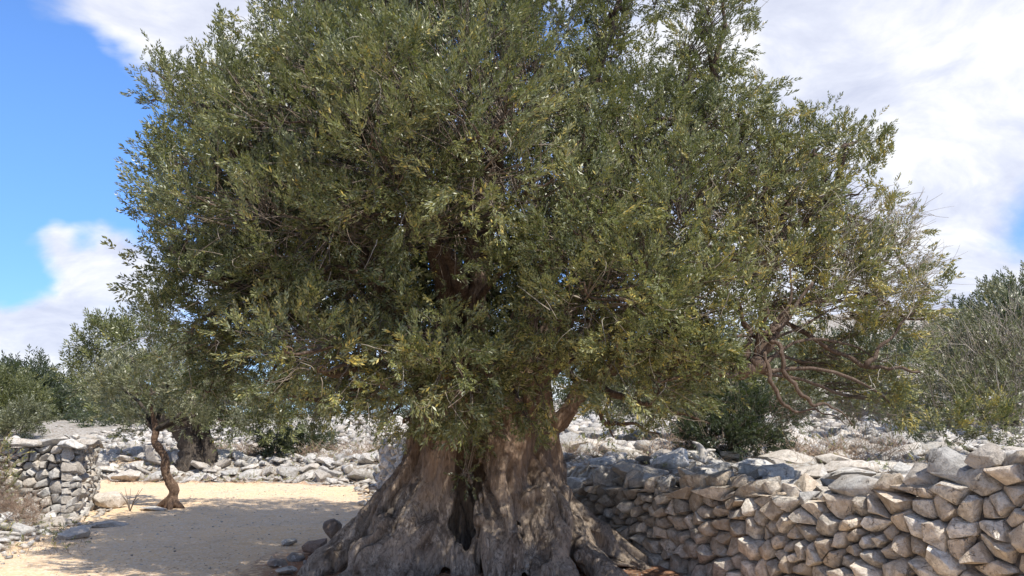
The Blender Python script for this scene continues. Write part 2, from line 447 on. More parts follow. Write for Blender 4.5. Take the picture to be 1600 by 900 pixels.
def voronoi_cells(seeds, sv, box, radius):
    """cells of seeds (u,v) in a metric where v is scaled by sv; box = (u0,u1,v0,v1)"""
    P = seeds * np.array([1, sv]); out = []
    for i, p in enumerate(P):
        poly = [(box[0], box[2] * sv), (box[1], box[2] * sv), (box[1], box[3] * sv), (box[0], box[3] * sv)]
        R = radius * 3
        poly = [(max(min(a, p[0] + R), p[0] - R), max(min(c, p[1] + R), p[1] - R)) for a, c in poly]
        d = np.hypot(*(P - p).T); idx = np.argsort(d)[1:22]
        for j in idx:
            q = P[j]; mx, my = (p + q) / 2; nx, ny = q - p
            new = []
            for k in range(len(poly)):
                a = poly[k]; c = poly[(k + 1) % len(poly)]
                da = (a[0] - mx) * nx + (a[1] - my) * ny; dc = (c[0] - mx) * nx + (c[1] - my) * ny
                if da <= 0: new.append(a)
                if da * dc < 0:
                    t = da / (da - dc); new.append((a[0] + (c[0] - a[0]) * t, a[1] + (c[1] - a[1]) * t))
            poly = new
            if len(poly) < 3: break
        if len(poly) >= 3: out.append([(a, c / sv) for a, c in poly])
        else: out.append(None)
    return out


def stone_wall_face(parent, A, dirv, nv, L, zb, zt, size, mat, aspect=1.5, bevel=0.012, sub=1, amp=0.008, bulge=(0.03, 0.09),
                    batter=0.10, seed=1, depth=0.22, gap=0.008, keep=None, local=0.3):
    r = np.random.default_rng(seed)
    zmax = max(zt(u) for u in np.linspace(0, L, 40)); zmin = min(zb(u) for u in np.linspace(0, L, 40))
    seeds = []; tries = 0
    target = 9000
    while tries < target:
        tries += 1
        u = r.uniform(0, L); v = r.uniform(zmin, zmax)
        if v > zt(u) - .02 or v < zb(u) - .05: continue
        rr = size(u) * r.choice([0.40, 0.6, 0.85, 1.1, 1.45], p=[.22, .2, .25, .2, .13])
        if all(((u - a) ** 2 + ((v - c) * aspect) ** 2) > (rr * .5 + q * .5) ** 2 for a, c, q in seeds): seeds.append((u, v, rr))
    sd_ = np.array([(a, c) for a, c, _ in seeds])
    # a gently swirling coursing, so that the stones lean this way and that
    wu = lambda a, c: (a + .10 * local * math.sin(c * 9 + a * 3.1 + seed), c + .16 * local * math.sin(a * 4.3 + c * 2 + seed) + .07 * local * math.sin(a * 11 + seed))
    cells = voronoi_cells(sd_, aspect, (0, L, zmin - .05, zmax + .05), size(0) * 1.0)
    cells = [[wu(a, c) for a, c in cl] if cl else None for cl in cells]
    k = 0
    for (u, v, rr), cell in zip(seeds, cells):
        if not cell: continue
        c = np.array(cell)
        # stop at the top profile and at the ground
        c[:, 1] = np.minimum(c[:, 1], [zt(a) + r.uniform(-.03, .03) for a, _ in cell])
        c[:, 1] = np.maximum(c[:, 1], [zb(a) - .12 for a, _ in cell])
        ctr = c.mean(0); w = np.ptp(c, axis=0)
        if min(w) < .03: continue
        g = gap + r.uniform(-.004, .010)
        sh = 1 - np.minimum(.35, 2 * g / w)
        rot = r.uniform(-.22, .22); cr, sr = math.cos(rot), math.sin(rot); tilt = r.uniform(-.42, .42, 2); bl = r.uniform(*bulge) * min(1, w.min() / .12)
        pts = []; proud = r.uniform(-.055, .045)
        for j, (a, cc) in enumerate(c):
            da, dv = (a - ctr[0]) * sh[0], (cc - ctr[1]) * sh[1]
            da, dv = (da * cr - dv * sr) , (da * sr + dv * cr)
            jj = lambda s: r.uniform(-s, s)
            pts.append((da * .85, dv * .85, -depth))
            pts.append((da + jj(.004), dv + jj(.004), -depth * .35))
            f = r.uniform(.86, .99); pts.append((da * f + jj(.008), dv * f + jj(.008), proud - .01 + jj(.022)))
            f = r.uniform(.35, .88)
            pts.append((da * f, dv * f, proud + bl * r.uniform(.55, 1.0) + tilt[0] * da + tilt[1] * dv))
        me = rough_hull([Vector(p) for p in pts], bevel, sub, amp, seed=k + seed * 100, mat=mat)
        # local axes: x along the wall, y up, z outward
        o = link('stone', me, parent)
        pos = A + dirv * ctr[0] - nv * (batter * max(0, ctr[1]))
        Mx = Matrix(((dirv[0], 0, nv[0], pos[0]), (dirv[1], 0, nv[1], pos[1]), (0, 1, -batter * .5, ctr[1]), (0, 0, 0, 1)))
        o.matrix_basis = Mx
        k += 1
    return k


def hull_rock(seed, n=16, flat=0.7, bevel=0.03, sub=0, amp=0.02, mat=None, name='rock', elong=1.2):
    r = np.random.default_rng(seed); p = r.normal(size=(n, 3)); p /= np.linalg.norm(p, axis=1)[:, None]
    p *= r.uniform(.8, 1.05, n)[:, None]
    p = np.sign(p) * np.abs(p) ** .8
    p *= np.array([elong, 1.0, flat]) * 0.5
    return rough_hull([Vector(q) for q in p], bevel, sub, amp, seed, name, mat, 3.0)


ROCKS = {}
def rock_meshes(mat, key, n=12, **kw):
    if key not in ROCKS:
        ROCKS[key] = [hull_rock(100 + i * 7 + hash(len(key)) % 5, n=10 + (i * 5) % 9, flat=[.55, .75, .95, .65][i % 4], elong=[1, 1.3, 1.6, 1.15][(i // 2) % 4], mat=mat, name=key, **kw) for i in range(n)]
    return ROCKS[key]


def put_rock(me, parent, loc, size, r, name='stone', squash=1.0, yaw=None, tilt=0.5):
    o = link(name, me, parent)
    o.rotation_euler = (r.uniform(-tilt, tilt), r.uniform(-tilt, tilt), r.uniform(0, 6.28) if yaw is None else yaw)
    o.scale = (size, size, size * squash); o.location = loc
    return o


# --- right-hand wall -------------------------------------------------------------
A3 = lambda a: np.array([a[0], a[1], 0.0])
w_root = empty('dry_stone_wall', (0, 0, 0), 'tall dry stone wall of tan grey rocks running from the right edge behind the big olive trunk', 'stone wall')
d3, n3 = A3(WDIR), A3(WN)
if n3[0] > 0: n3 = -n3


def wall_u(px, py):
    d = raydir(px, py); P = WN
    tt = (WA @ P) / (d.x * P[0] + d.y * P[1]); pos = np.array([d.x, d.y]) * tt
    return float((pos - WA) @ WDIR), H + d.z * tt


prof = sorted([wall_u(*p) for p in [(1640, 716), (1600, 716), (1490, 716), (1450, 741), (1410, 757), (1330, 765), (1250, 775), (1190, 765), (1100, 752), (1000, 757), (930, 752), (875, 762)]])
pu = [a for a, _ in prof]; pz = [c - .02 for _, c in prof]
w_top = lambda u: float(np.interp(u, pu, pz)) - .03
w_bot = lambda u: 0.02
w_size = lambda u: 0.285 - .009 * u
nst = stone_wall_face(w_root, A3(WA), d3, n3, WLEN, w_bot, w_top, w_size, M_STONE, aspect=1.22, seed=5, amp=.013, bevel=.006, sub=2, gap=.005, bulge=(.015, .065), local=.3)
# inner packing behind the face stones
bm = bmesh.new(); N = 30; prev = None
for i in range(N + 1):
    u = WLEN * i / N; z = w_top(u) - .06
    c = A3(WA) + d3 * u
    ring = [bm.verts.new(Vector(c + n3 * a) + Vector((0, 0, zz_))) for a, zz_ in ((-.05, -.2), (-.17, z), (-.75, z), (-.75, -.2))]
    if prev:
        for k in range(4): bm.faces.new((prev[k], prev[(k + 1) % 4], ring[(k + 1) % 4], ring[k]))
    else: bm.faces.new(ring)
    prev = ring
bm.faces.new(prev[::-1]); bmesh.ops.recalc_face_normals(bm, faces=bm.faces)
me = bpy.data.meshes.new('rubble_core'); bm.to_mesh(me); bm.free(); me.materials.append(M_CORE); link('rubble_core', me, w_root)
# cap stones: front row large, two rows behind
caps = rock_meshes(M_STONE_W, 'cap_stone', 12, bevel=.025, sub=2, amp=.028)
caps_t = rock_meshes(M_STONE, 'cap_stone_tan', 10, bevel=.025, sub=2, amp=.028)
r = np.random.default_rng(3); ncap = 0
for row, (off, s0) in enumerate(((-.10, .27), (-.34, .25), (-.56, .25))):
    u = 0.1
    while u < WLEN - .05:
        s = s0 * r.uniform(.7, 1.35) * (1.05 if 0 < u < 3.4 and row == 0 else .95)
        c = A3(WA) + d3 * (u + s * .3) + n3 * (off + r.uniform(-.05, .05) - .12 * w_top(u))
        z = w_top(u) + s * .12 + r.uniform(-.02, .03)
        me = (caps if r.random() < (.68 if row else .5) else caps_t)[r.integers(10)]
        put_rock(me, w_root, (c[0], c[1], z), s * 1.2, r, 'cap_stone', r.uniform(.8, 1.25) if row == 0 else r.uniform(.55, .95), math.atan2(d3[1], d3[0]) + r.uniform(-.5, .5), .45)
        u += s * r.uniform(.85, 1.12); ncap += 1
print('right wall stones', nst, ncap, time.time() - T0)

# --- far wall section seen to the left of the trunk ---------------------------------
f_root = empty('dry_stone_wall', (-1.9, 14, 0), 'short far stretch of pale stone wall seen between the big trunk and the gravel path', 'stone wall')
f_root.location = (0, 0, 0)
FA = np.array([-1.75, 14.0]); FB = np.array([-3.05, 18.6]); FD = (FB - FA) / np.linalg.norm(FB - FA); FN = np.array([-FD[1], FD[0]])
if FN[0] > 0: FN = -FN
FL = float(np.linalg.norm(FB - FA))
stone_wall_face(f_root, A3(FA), A3(FD), A3(FN), FL, lambda u: 0.0, lambda u: 1.18, lambda u: 0.30, M_STONE_W, aspect=1.2, seed=9, sub=0, bevel=.02, amp=.006)
bm = bmesh.new(); c1 = A3(FA); c2 = A3(FB); nn = A3(FN)
vs = [bm.verts.new(Vector(c + nn * a + np.array([0, 0, z]))) for c in (c1, c2) for a, z in ((-.08, -.2), (-.2, 1.12), (-.7, 1.12), (-.7, -.2))]
for k in range(4): bm.faces.new((vs[k], vs[(k + 1) % 4], vs[4 + (k + 1) % 4], vs[4 + k]))
bm.faces.new(vs[:4][::-1]); bm.faces.new(vs[4:]); bmesh.ops.recalc_face_normals(bm, faces=bm.faces)
me = bpy.data.meshes.new('rubble_core'); bm.to_mesh(me); bm.free(); me.materials.append(M_CORE); link('rubble_core', me, f_root)
for i in range(26):
    u = FL * (i + .5) / 26; c = c1 + A3(FD) * u + nn * (-.2 - .3 * (i % 2))
    put_rock(caps[i % 12], f_root, (c[0], c[1], 1.2 + .03 * (i % 3)), r.uniform(.28, .42), r, 'cap_stone', .6, None, .3)

# --- left wall ------------------------------------------------------------------------
l_root = empty('dry_stone_wall', (0, 0, 0), 'white dry stone wall at the left edge with flat capping slabs and a square corner', 'stone wall')
LA = np.array([-9.4, 12.25]); LB = np.array([-6.76, 12.70]); LC = np.array([-7.42, 14.7])
for A_, B_, sd_, sz_ in ((LA, LB, 21, .225), (LB, LC, 22, .23)):
    D_ = (B_ - A_) / np.linalg.norm(B_ - A_); N_ = np.array([D_[1], -D_[0]])
    stone_wall_face(l_root, A3(A_), A3(D_), A3(N_), float(np.linalg.norm(B_ - A_)), lambda u: 0.02, lambda u: 1.12, lambda u, s=sz_: s,
                    M_STONE_W, aspect=1.3, seed=sd_, sub=1, bevel=.006, amp=.014, bulge=(.01, .05), depth=.18, gap=.004, batter=.07)
bm = bmesh.new()
outline = [LA + (0, .1), LB + (-.10, .1), LC + (-.12, 0), LC + (-.9, .0), LB + (-1.0, .75), LA + (0, .8)]
lo = [bm.verts.new((p[0], p[1], -.2)) for p in outline]; hi = [bm.verts.new((p[0] - (.04 if 0 < i < 3 else 0), p[1] + (.08 if i < 2 else 0), 1.08)) for i, p in enumerate(outline)]
for i in range(6): bm.faces.new((lo[i], lo[(i + 1) % 6], hi[(i + 1) % 6], hi[i]))
bm.faces.new(hi); bmesh.ops.recalc_face_normals(bm, faces=bm.faces)
me = bpy.data.meshes.new('rubble_core'); bm.to_mesh(me); bm.free(); me.materials.append(M_CORE); link('rubble_core', me, l_root)
r = np.random.default_rng(8); u = 0
slabs = [hull_rock(600 + i, n=12, flat=.42, elong=1.5, bevel=.02, sub=1, amp=.016, mat=M_STONE_W, name='cap_slab') for i in range(8)]
LD = (LB - LA) / np.linalg.norm(LB - LA); LLEN = float(np.linalg.norm(LB - LA))
while u < LLEN + .05:
    s = r.uniform(.38, .58); c = LA + LD * (u + s * .4)
    put_rock(slabs[r.integers(8)], l_root, (c[0], c[1] + .12, 1.16 + r.uniform(0, .03)), s, r, 'cap_slab', r.uniform(.8, 1.1), math.atan2(LD[1], LD[0]) + r.uniform(-.3, .3), .16)
    if r.random() < .5: put_rock(slabs[r.integers(8)], l_root, (c[0], c[1] + .42, 1.17), s * .8, r, 'cap_slab', 1.0, None, .2)
    u += s * .85
for i in range(5):
    c = LB + (LC - LB) * (.12 + i * .2)
    put_rock(slabs[i], l_root, (c[0] - .22, c[1], 1.15), .6, r, 'cap_slab', 1.1, 1.7, .12)
o = put_rock(hull_rock(700, n=16, flat=.5, elong=1.35, bevel=.05, sub=1, amp=.03, mat=M_RUBBLE, name='corner_slab'), l_root, (-6.80, 12.74, 1.16), .50, r, 'corner_slab', .8, .2, .05)
o['label'] = 'big grey overhanging corner slab'
for i, (px, py) in enumerate([(104, 682), (118, 682), (25, 684)]):
    p = at(px, py, 12.7); put_rock(caps[i], l_root, p, .15, r, 'cap_stone', .8)
print('walls', time.time() - T0)


# ------------------------------------------------------------------ rubble
def low_hull(seed, n):
    r = np.random.default_rng(seed); p = r.normal(size=(n, 3)); p /= np.linalg.norm(p, axis=1)[:, None]
    p *= np.array([1.2, 1, .75]) * .5 * r.uniform(.8, 1.1, n)[:, None]
    bm = bmesh.new()
    for q in p: bm.verts.new(q)
    bmesh.ops.convex_hull(bm, input=bm.verts)
    bm.verts.ensure_lookup_table()
    used = [v for v in bm.verts if v.link_faces]; ix = {v.index: i for i, v in enumerate(used)}
    bm.verts.index_update(); ix = {v.index: i for i, v in enumerate(used)}
    V = np.array([v.co[:] for v in used]); Fc = np.array([[ix[v.index] for v in f.verts] for f in bm.faces]); bm.free()
    return V, Fc


LOWR = [low_hull(50 + i, 9 + i % 5) for i in range(14)]


def scatter_mesh(name, P, size, mat, r, squash=(.6, 1.0), tilt=.6, sink=.15):
    n = len(P); vs, fs, tot = [], [], 0
    which = r.integers(len(LOWR), size=n)
    for k, (V, Fc) in enumerate(LOWR):
        idx = np.nonzero(which == k)[0]; m_ = len(idx)
        if not m_: continue
        yaw = r.uniform(0, 6.28, m_); tx = r.uniform(-tilt, tilt, m_)
        cz, sz_ = np.cos(yaw), np.sin(yaw); cx_, sx_ = np.cos(tx), np.sin(tx)
        Rz = np.zeros((m_, 3, 3)); Rz[:, 0, 0] = cz; Rz[:, 0, 1] = -sz_; Rz[:, 1, 0] = sz_; Rz[:, 1, 1] = cz; Rz[:, 2, 2] = 1
        Rx = np.zeros((m_, 3, 3)); Rx[:, 0, 0] = 1; Rx[:, 1, 1] = cx_; Rx[:, 1, 2] = -sx_; Rx[:, 2, 1] = sx_; Rx[:, 2, 2] = cx_
        Sc = size[idx][:, None] * np.stack([r.uniform(.8, 1.3, m_), r.uniform(.8, 1.2, m_), r.uniform(*squash, m_)], -1)
        vv = np.einsum('mij,mkj->mki', Rz @ Rx, V[None] * Sc[:, None, :]) + P[idx][:, None, :] + np.array([0, 0, sink])[None, None] * size[idx][:, None, None]
        vs.append(vv.reshape(-1, 3)); fs.append((Fc[None] + (np.arange(m_) * len(V))[:, None, None]).reshape(-1, 3) + tot); tot += m_ * len(V)
    Fq = np.concatenate(fs)
    return np_mesh(name, np.concatenate(vs), Fq, np.full(len(Fq), 3), mat)


r = np.random.default_rng(33)
# rocky ground behind the walls: one structure sheet-less root, big rocks single, small ones together
def sample_field(n, xr, yr, dmin, dmax=1e9, power=1.0):
    y = yr[0] + (yr[1] - yr[0]) * r.random(n) ** power
    x = r.uniform(xr[0], xr[1], n) * (y / yr[1] if xr[2] else 1.0)
    d = path_sd(x, y); ok = (d > dmin) & (d < dmax); return x[ok], y[ok]


bank = bpy.data.objects.new('rocky_bank', None); COL.objects.link(bank); bank['kind'] = 'structure'
field = bpy.data.objects.new('rocky_field', None); COL.objects.link(field); field['kind'] = 'structure'
verge = bpy.data.objects.new('rocky_verge', None); COL.objects.link(verge); verge['kind'] = 'structure'
FR = rock_meshes(M_RUBBLE, 'field_rock', 14, bevel=.05, sub=0, amp=.05)
FRt = rock_meshes(M_STONE_W, 'field_rock_pale', 10, bevel=.05, sub=0, amp=.05)
# individually placed rocks, right field
cnt = 0; placed = []
for i in range(4000):
    y = 6 + 16 * r.random() ** 1.3; x = r.uniform(-1.2, .78 * y)
    d = float(path_sd(np.array([x]), np.array([y]))[0])
    if d < .95: continue
    s = r.uniform(.28, .62) * (.75 + y / 30) * (1.5 if r.random() < .08 else 1)
    if any((x - a) ** 2 + (y - b_) ** 2 < ((s + q) * .42) ** 2 for a, b_, q in placed): continue
    placed.append((x, y, s)); z = float(hgt(np.array([x]), np.array([y]))[0])
    put_rock((FR + FRt)[r.integers(24)], field, (x, y, z + s * .06), s, r, 'rock', r.uniform(.45, .8), None, .35); cnt += 1
    if cnt >= 230: break
x, y = sample_field(9000, (-.1, .85, True), (4, 34), .75, power=1.0)
x = r.uniform(-.15, .85, len(y)) * y; d = path_sd(x, y); ok = (d > .75); x, y = x[ok], y[ok]
z = hgt(x, y); sz = r.choice([.10, .15, .22, .34], len(x), p=[.35, .33, .22, .10]) * (.6 + y / 18)
tag(link('small_rubble', scatter_mesh('small_rubble', np.stack([x, y, z], -1), sz, M_RUBBLE, r), field), kind='stuff')
# tall pile of stones at far right of the field
# bank behind the path (left half of the picture)
cnt = 0; placed = []
for i in range(6000):
    x = r.uniform(-12, -2.6); y = r.uniform(19.0, 26)
    d = float(path_sd(np.array([x]), np.array([y]))[0])
    if d < .12 or (d > 1.5 and r.random() < .75): continue
    s = r.uniform(.28, .62) * (1.45 if r.random() < .15 else 1)
    if d < .4: s *= .7
    if any((x - a) ** 2 + (y - b_) ** 2 < ((s + q) * .40) ** 2 for a, b_, q in placed): continue
    placed.append((x, y, s)); z = float(hgt(np.array([x]), np.array([y]))[0])
    put_rock((FR + FRt + FRt)[r.integers(34)], bank, (x, y, z + s * .16), s, r, 'rock', r.uniform(.55, .95), None, .5); cnt += 1
    if cnt >= 230: break
x = r.uniform(-16, -1.5, 6000); y = r.uniform(18.4, 40, 6000); d = path_sd(x, y); ok = (d > -.05) & ((y < 21.3) | (y > 23) | (x > -7)); x, y, d = x[ok], y[ok], d[ok]
z = hgt(x, y); sz = r.choice([.10, .16, .26, .4], len(x), p=[.35, .33, .22, .10]) * (.7 + (y - 18) / 20) * np.where(d < .3, .6, 1)
tag(link('small_rubble', scatter_mesh('small_rubble', np.stack([x, y, z], -1), sz, M_RUBBLE, r), bank), kind='stuff')
# low tumbled bank under the near trees
x = r.uniform(-4.6, -1.3, 500); y = r.uniform(13.5, 18.8, 500); d = path_sd(x, y); ok = (d > -.55) & (d < .05); x, y = x[ok], y[ok]
tag(link('small_rubble', scatter_mesh('small_rubble', np.stack([x, y, hgt(x, y)], -1), r.choice([.08, .14, .24], len(x), p=[.5, .35, .15]), M_STONE_W, r), bank), kind='stuff')
# verge below the left wall
x = r.uniform(-10, -5, 2600); y = r.uniform(7.5, 15.6, 2600); d = path_sd(x, y); ok = (d > -.35) & (d < 1.6) & ((y < 12.6) | (x > -7)); x, y, d = x[ok], y[ok], d[ok]
tag(link('small_rubble', scatter_mesh('small_rubble', np.stack([x, y, hgt(x, y)], -1), r.choice([.06, .10, .17, .26], len(x), p=[.4, .3, .2, .1]) * np.where(d < 0, .6, 1), M_STONE_W, r), verge), kind='stuff')
placed = []
for i in range(400):
    x = r.uniform(-9, -5.4); y = r.uniform(8.5, 12.6); d = float(path_sd(np.array([x]), np.array([y]))[0])
    if not (.1 < d < 1.8): continue
    s = r.uniform(.22, .42)
    if any((x - a) ** 2 + (y - b_) ** 2 < ((s + q) * .45) ** 2 for a, b_, q in placed): continue
    placed.append((x, y, s)); z = float(hgt(np.array([x]), np.array([y]))[0])
    put_rock(FRt[r.integers(10)], verge, (x, y, z + s * .1), s, r, 'rock', r.uniform(.5, .9), None, .4)
    if len(placed) > 70: break
# gravel
x = r.uniform(-7, 1.8, 10000); y = 7.2 + 12 * r.random(10000) ** 1.2; d = path_sd(x, y); ok = d < -.02; x, y, d = x[ok], y[ok], d[ok]
sz = r.choice([.010, .016, .026, .045], len(x), p=[.50, .36, .12, .02]) * (.6 + y / 40); sz = np.where(d > -.5, sz * 1.6, sz)
tag(link('gravel', scatter_mesh('gravel', np.stack([x, y, hgt(x, y)], -1), sz, M_STONE_W, r, sink=.05)), 'pale loose gravel scattered over the path', 'gravel', kind='stuff')
print('rubble', time.time() - T0)

# single loose stones -------------------------------------------------------------
def loose(px, py, size, mat, label, seed, squash=.8, flat=.8, elong=1.2, yaw=0.3, name='boulder', tilt=.15, lift=.3):
    d = raydir(px, py)
    z = 0.0
    for _ in range(12):
        tt = (z - H) / d.z; p = Vector((d.x * tt, d.y * tt, z)); z = float(hgt(np.array([p.x]), np.array([p.y]))[0])
    me = hull_rock(seed, n=18, flat=flat, elong=elong, bevel=.05, sub=1, amp=.035, mat=mat, name=name)
    o = put_rock(me, None, (p.x, p.y, z + size * lift * squash), size, np.random.default_rng(seed), name, squash, yaw, tilt)
    tag(o, label, 'rock'); return o


loose(518, 845, .30, M_STONE_BROWN, 'upright brown stone beside the left foot of the big olive', 63, 1.3, .95, .95, .4, lift=.32, tilt=.12)
loose(496, 866, .30, M_STONE_BROWN, 'grey brown stone leaning below the upright brown stone near the roots', 2, .85, .8, 1.3, 1.0, lift=.3)
loose(452, 852, .17, M_STONE_W, 'small pale stone on the gravel left of the upright brown stone', 3, .7)
loose(461, 876, .20, M_STONE_BROWN, 'low earthy stone in the red soil left of the roots', 4, .6)
loose(436, 884, .24, M_STONE_BROWN, 'reddish stone sunk in the soil, leftmost of those near the roots', 5, .5)
loose(447, 898, .20, M_STONE_W, 'pale grey stone cut by the bottom edge left of the roots', 6, .6)
loose(486, 886, .16, M_STONE_BROWN, 'small dark stone wedged against the outermost left root', 7, .7)
loose(172, 794, .55, M_RUBBLE, 'large grey boulder at the foot of the left wall corner', 8, .75, .8, 1.2, .1, lift=.36)
loose(165, 822, .50, M_STONE_W, 'long flat pale slab lying on the path edge by the left wall', 9, .32, .6, 1.7, .3, lift=.2, tilt=.05)
loose(117, 840, .42, M_STONE_W, 'low white rock on the verge beside the flat slab', 10, .5)
loose(240, 797, .35, M_RUBBLE, 'flat grey stone left of the twisted little trunk', 12, .4, .6, 1.5, 0, lift=.2)
loose(596, 778, .34, M_STONE_W, 'pale rock where the path meets the big trunk', 13, .6)
loose(630, 752, .30, M_RUBBLE, 'grey rock at the bottom of the far wall stretch', 15, .7)
loose(198, 752, .60, M_RUBBLE, 'biggest grey slab leaning in the rock bank behind the path', 14, .62, .7, 1.35, .5, lift=.3, tilt=.3)
loose(236, 752, .42, M_RUBBLE, 'grey rock in the bank just left of the twisted little trunk', 16, .6, .7, 1.2, .5, lift=.3, tilt=.3)


# ------------------------------------------------------------------ foliage engine
# shoots
def sprig_template(seed, pairs=6, leaf=.062, wid=.0168, inter=.023, ang=.62, stem=True):
    r = np.random.default_rng(seed); V = []; Fq = []; hj = []
    L = pairs * inter
    def leaf_at(base, d, ln, w, roll):
        d = d / np.linalg.norm(d); s = np.cross(d, np.array([math.sin(roll), math.cos(roll), .35])); s /= np.linalg.norm(s) + 1e-9
        nrm_ = np.cross(s, d); i = len(V); droop = r.uniform(-.12, .18) * ln
        mid = base + d * ln * .5 - nrm_ * droop * .3
        V.extend([base, mid + s * w * .5 + nrm_ * w * .18, base + d * ln - nrm_ * droop, mid - s * w * .5 + nrm_ * w * .18])
        Fq.append((i, i + 1, i + 2, i + 3)); hj.extend([r.normal(0, .16)] * 4)
    bend = r.uniform(-.25, .25, 2)
    ax = lambda z: np.array([bend[0] * z * z / L, bend[1] * z * z / L, z])
    for k in range(pairs):
        z = (k + .4) * inter; a0 = k * math.pi / 2 + r.uniform(-.4, .4); sc = 1 - .35 * abs((k + .5) / pairs - .45)
        for q in range(2):
            if r.random() < .08: continue
            a = a0 + q * math.pi + r.uniform(-.25, .25); th = ang * r.uniform(.7, 1.3) * (1 - .35 * k / pairs)
            d = np.array([math.cos(a) * math.sin(th), math.sin(a) * math.sin(th), math.cos(th)])
            leaf_at(ax(z), d, leaf * sc * r.uniform(.8, 1.15), wid * r.uniform(.85, 1.15), a + r.uniform(-.6, .6))
    leaf_at(ax(L), np.array([.1, .05, 1]), leaf * .8, wid * .9, r.uniform(0, 6))
    return np.array(V), np.array(Fq), np.array(hj), ax(L)


T_FINE = [sprig_template(200 + i, pairs=5 + i % 3) for i in range(14)]
T_REAR = [sprig_template(250 + i, pairs=4, leaf=.075, wid=.026, inter=.034, ang=.75) for i in range(8)]
T_BIG = [sprig_template(300 + i, pairs=4, leaf=.085, wid=.024, inter=.034, ang=.8) for i in range(8)]


def frames(D, r):
    D = D / (np.linalg.norm(D, axis=1)[:, None] + 1e-9)
    u = r.normal(size=D.shape); a = np.cross(D, u); a /= np.linalg.norm(a, axis=1)[:, None] + 1e-9
    b_ = np.cross(D, a); return np.stack([a, b_, D], -1)       # columns


def foliage_mesh(name, P, D, hue, scale, templates, mat, r):
    n = len(P); which = r.integers(len(templates), size=n); R = frames(D, r)
    vs, fs, hs, tot = [], [], [], 0
    for k, (V, Fq, hj, tip) in enumerate(templates):
        idx = np.nonzero(which == k)[0]; m_ = len(idx)
        if not m_: continue
        vv = np.einsum('mij,kj->mki', R[idx], V) * scale[idx][:, None, None] + P[idx][:, None, :]
        vs.append(vv.reshape(-1, 3).astype(np.float32)); fs.append((Fq[None] + (np.arange(m_) * len(V))[:, None, None]).reshape(-1, 4) + tot)
        hs.append((hue[idx][:, None] + hj[None]).ravel()); tot += m_ * len(V)
    Fq = np.concatenate(fs)
    return np_mesh(name, np.concatenate(vs), Fq, np.full(len(Fq), 4), mat, False, {'hue': np.clip(np.concatenate(hs), 0, 1)}), len(Fq)


def rand_dirs(n, r):
    d = r.normal(size=(n, 3)); return d / np.linalg.norm(d, axis=1)[:, None]


def lobe_sprigs(c, R, r, tufts_m2=15, per=8, spread=.085, up=.55, shell=(.72, 1.06), squash=1.0, hue=.4, hvar=.12, droop=False):
    """tufts of shoots over an uneven ellipsoid; returns arrays and tuft centres"""
    area = 4 * math.pi * R * R * squash ** .6; nt = max(5, int(area * tufts_m2))
    d = rand_dirs(nt, r)
    ph = r.uniform(0, 6, 6)
    # shoots gather in rounded heads with hollows between them
    heads = rand_dirs(max(8, int(24 * R * R)), r); nd = np.linalg.norm(d[:, None, :] - heads[None], axis=2); hi_ = np.argmin(nd, axis=1); hd = nd[np.arange(nt), hi_]
    dh = d - heads[hi_]; d = heads[hi_] + dh * .80; d /= np.linalg.norm(d, axis=1)[:, None]
    bump = (1.10 - .42 * np.minimum(hd, .75)) * (1 + .15 * np.sin(d[:, 0] * 5 + ph[0]) * np.sin(d[:, 2] * 6 + ph[1]) + .06 * np.sin(d[:, 1] * 9 + ph[2]) * np.sin(d[:, 2] * 10 + ph[3]))
    # long shoots poke out of the top here and there
    rad = R * bump * (shell[0] + (shell[1] - shell[0]) * r.random(nt) ** .45)
    lowcut = (d[:, 2] < -.15) & (r.random(nt) < .55); d = d[~lowcut]; rad = rad[~lowcut]; dh = dh[~lowcut]; nt = len(d)
    poke = r.random(nt) < .07; rad = np.where(poke, rad * (1 + .12 * r.random(nt)), rad)
    tc_ = np.asarray(c)[None] + d * rad[:, None] * np.array([1, 1, squash])
    td = d * .70 + dh * .9 + np.array([0, 0, up]) + r.normal(0, .28, (nt, 3))
    if droop: td[:, 2] -= .5 * (r.random(nt))
    th = hue + r.normal(0, hvar, nt)
    k = np.repeat(np.arange(nt), per); n = len(k)
    td /= np.linalg.norm(td, axis=1)[:, None]
    along = r.uniform(-1.6, 1.9, n)[:, None] * spread
    P = tc_[k] + td[k] * along + r.normal(0, spread * .52, (n, 3)); D = td[k] + r.normal(0, .27, (n, 3))
    return P, D, th[k] + r.normal(0, .06, n), tc_, td


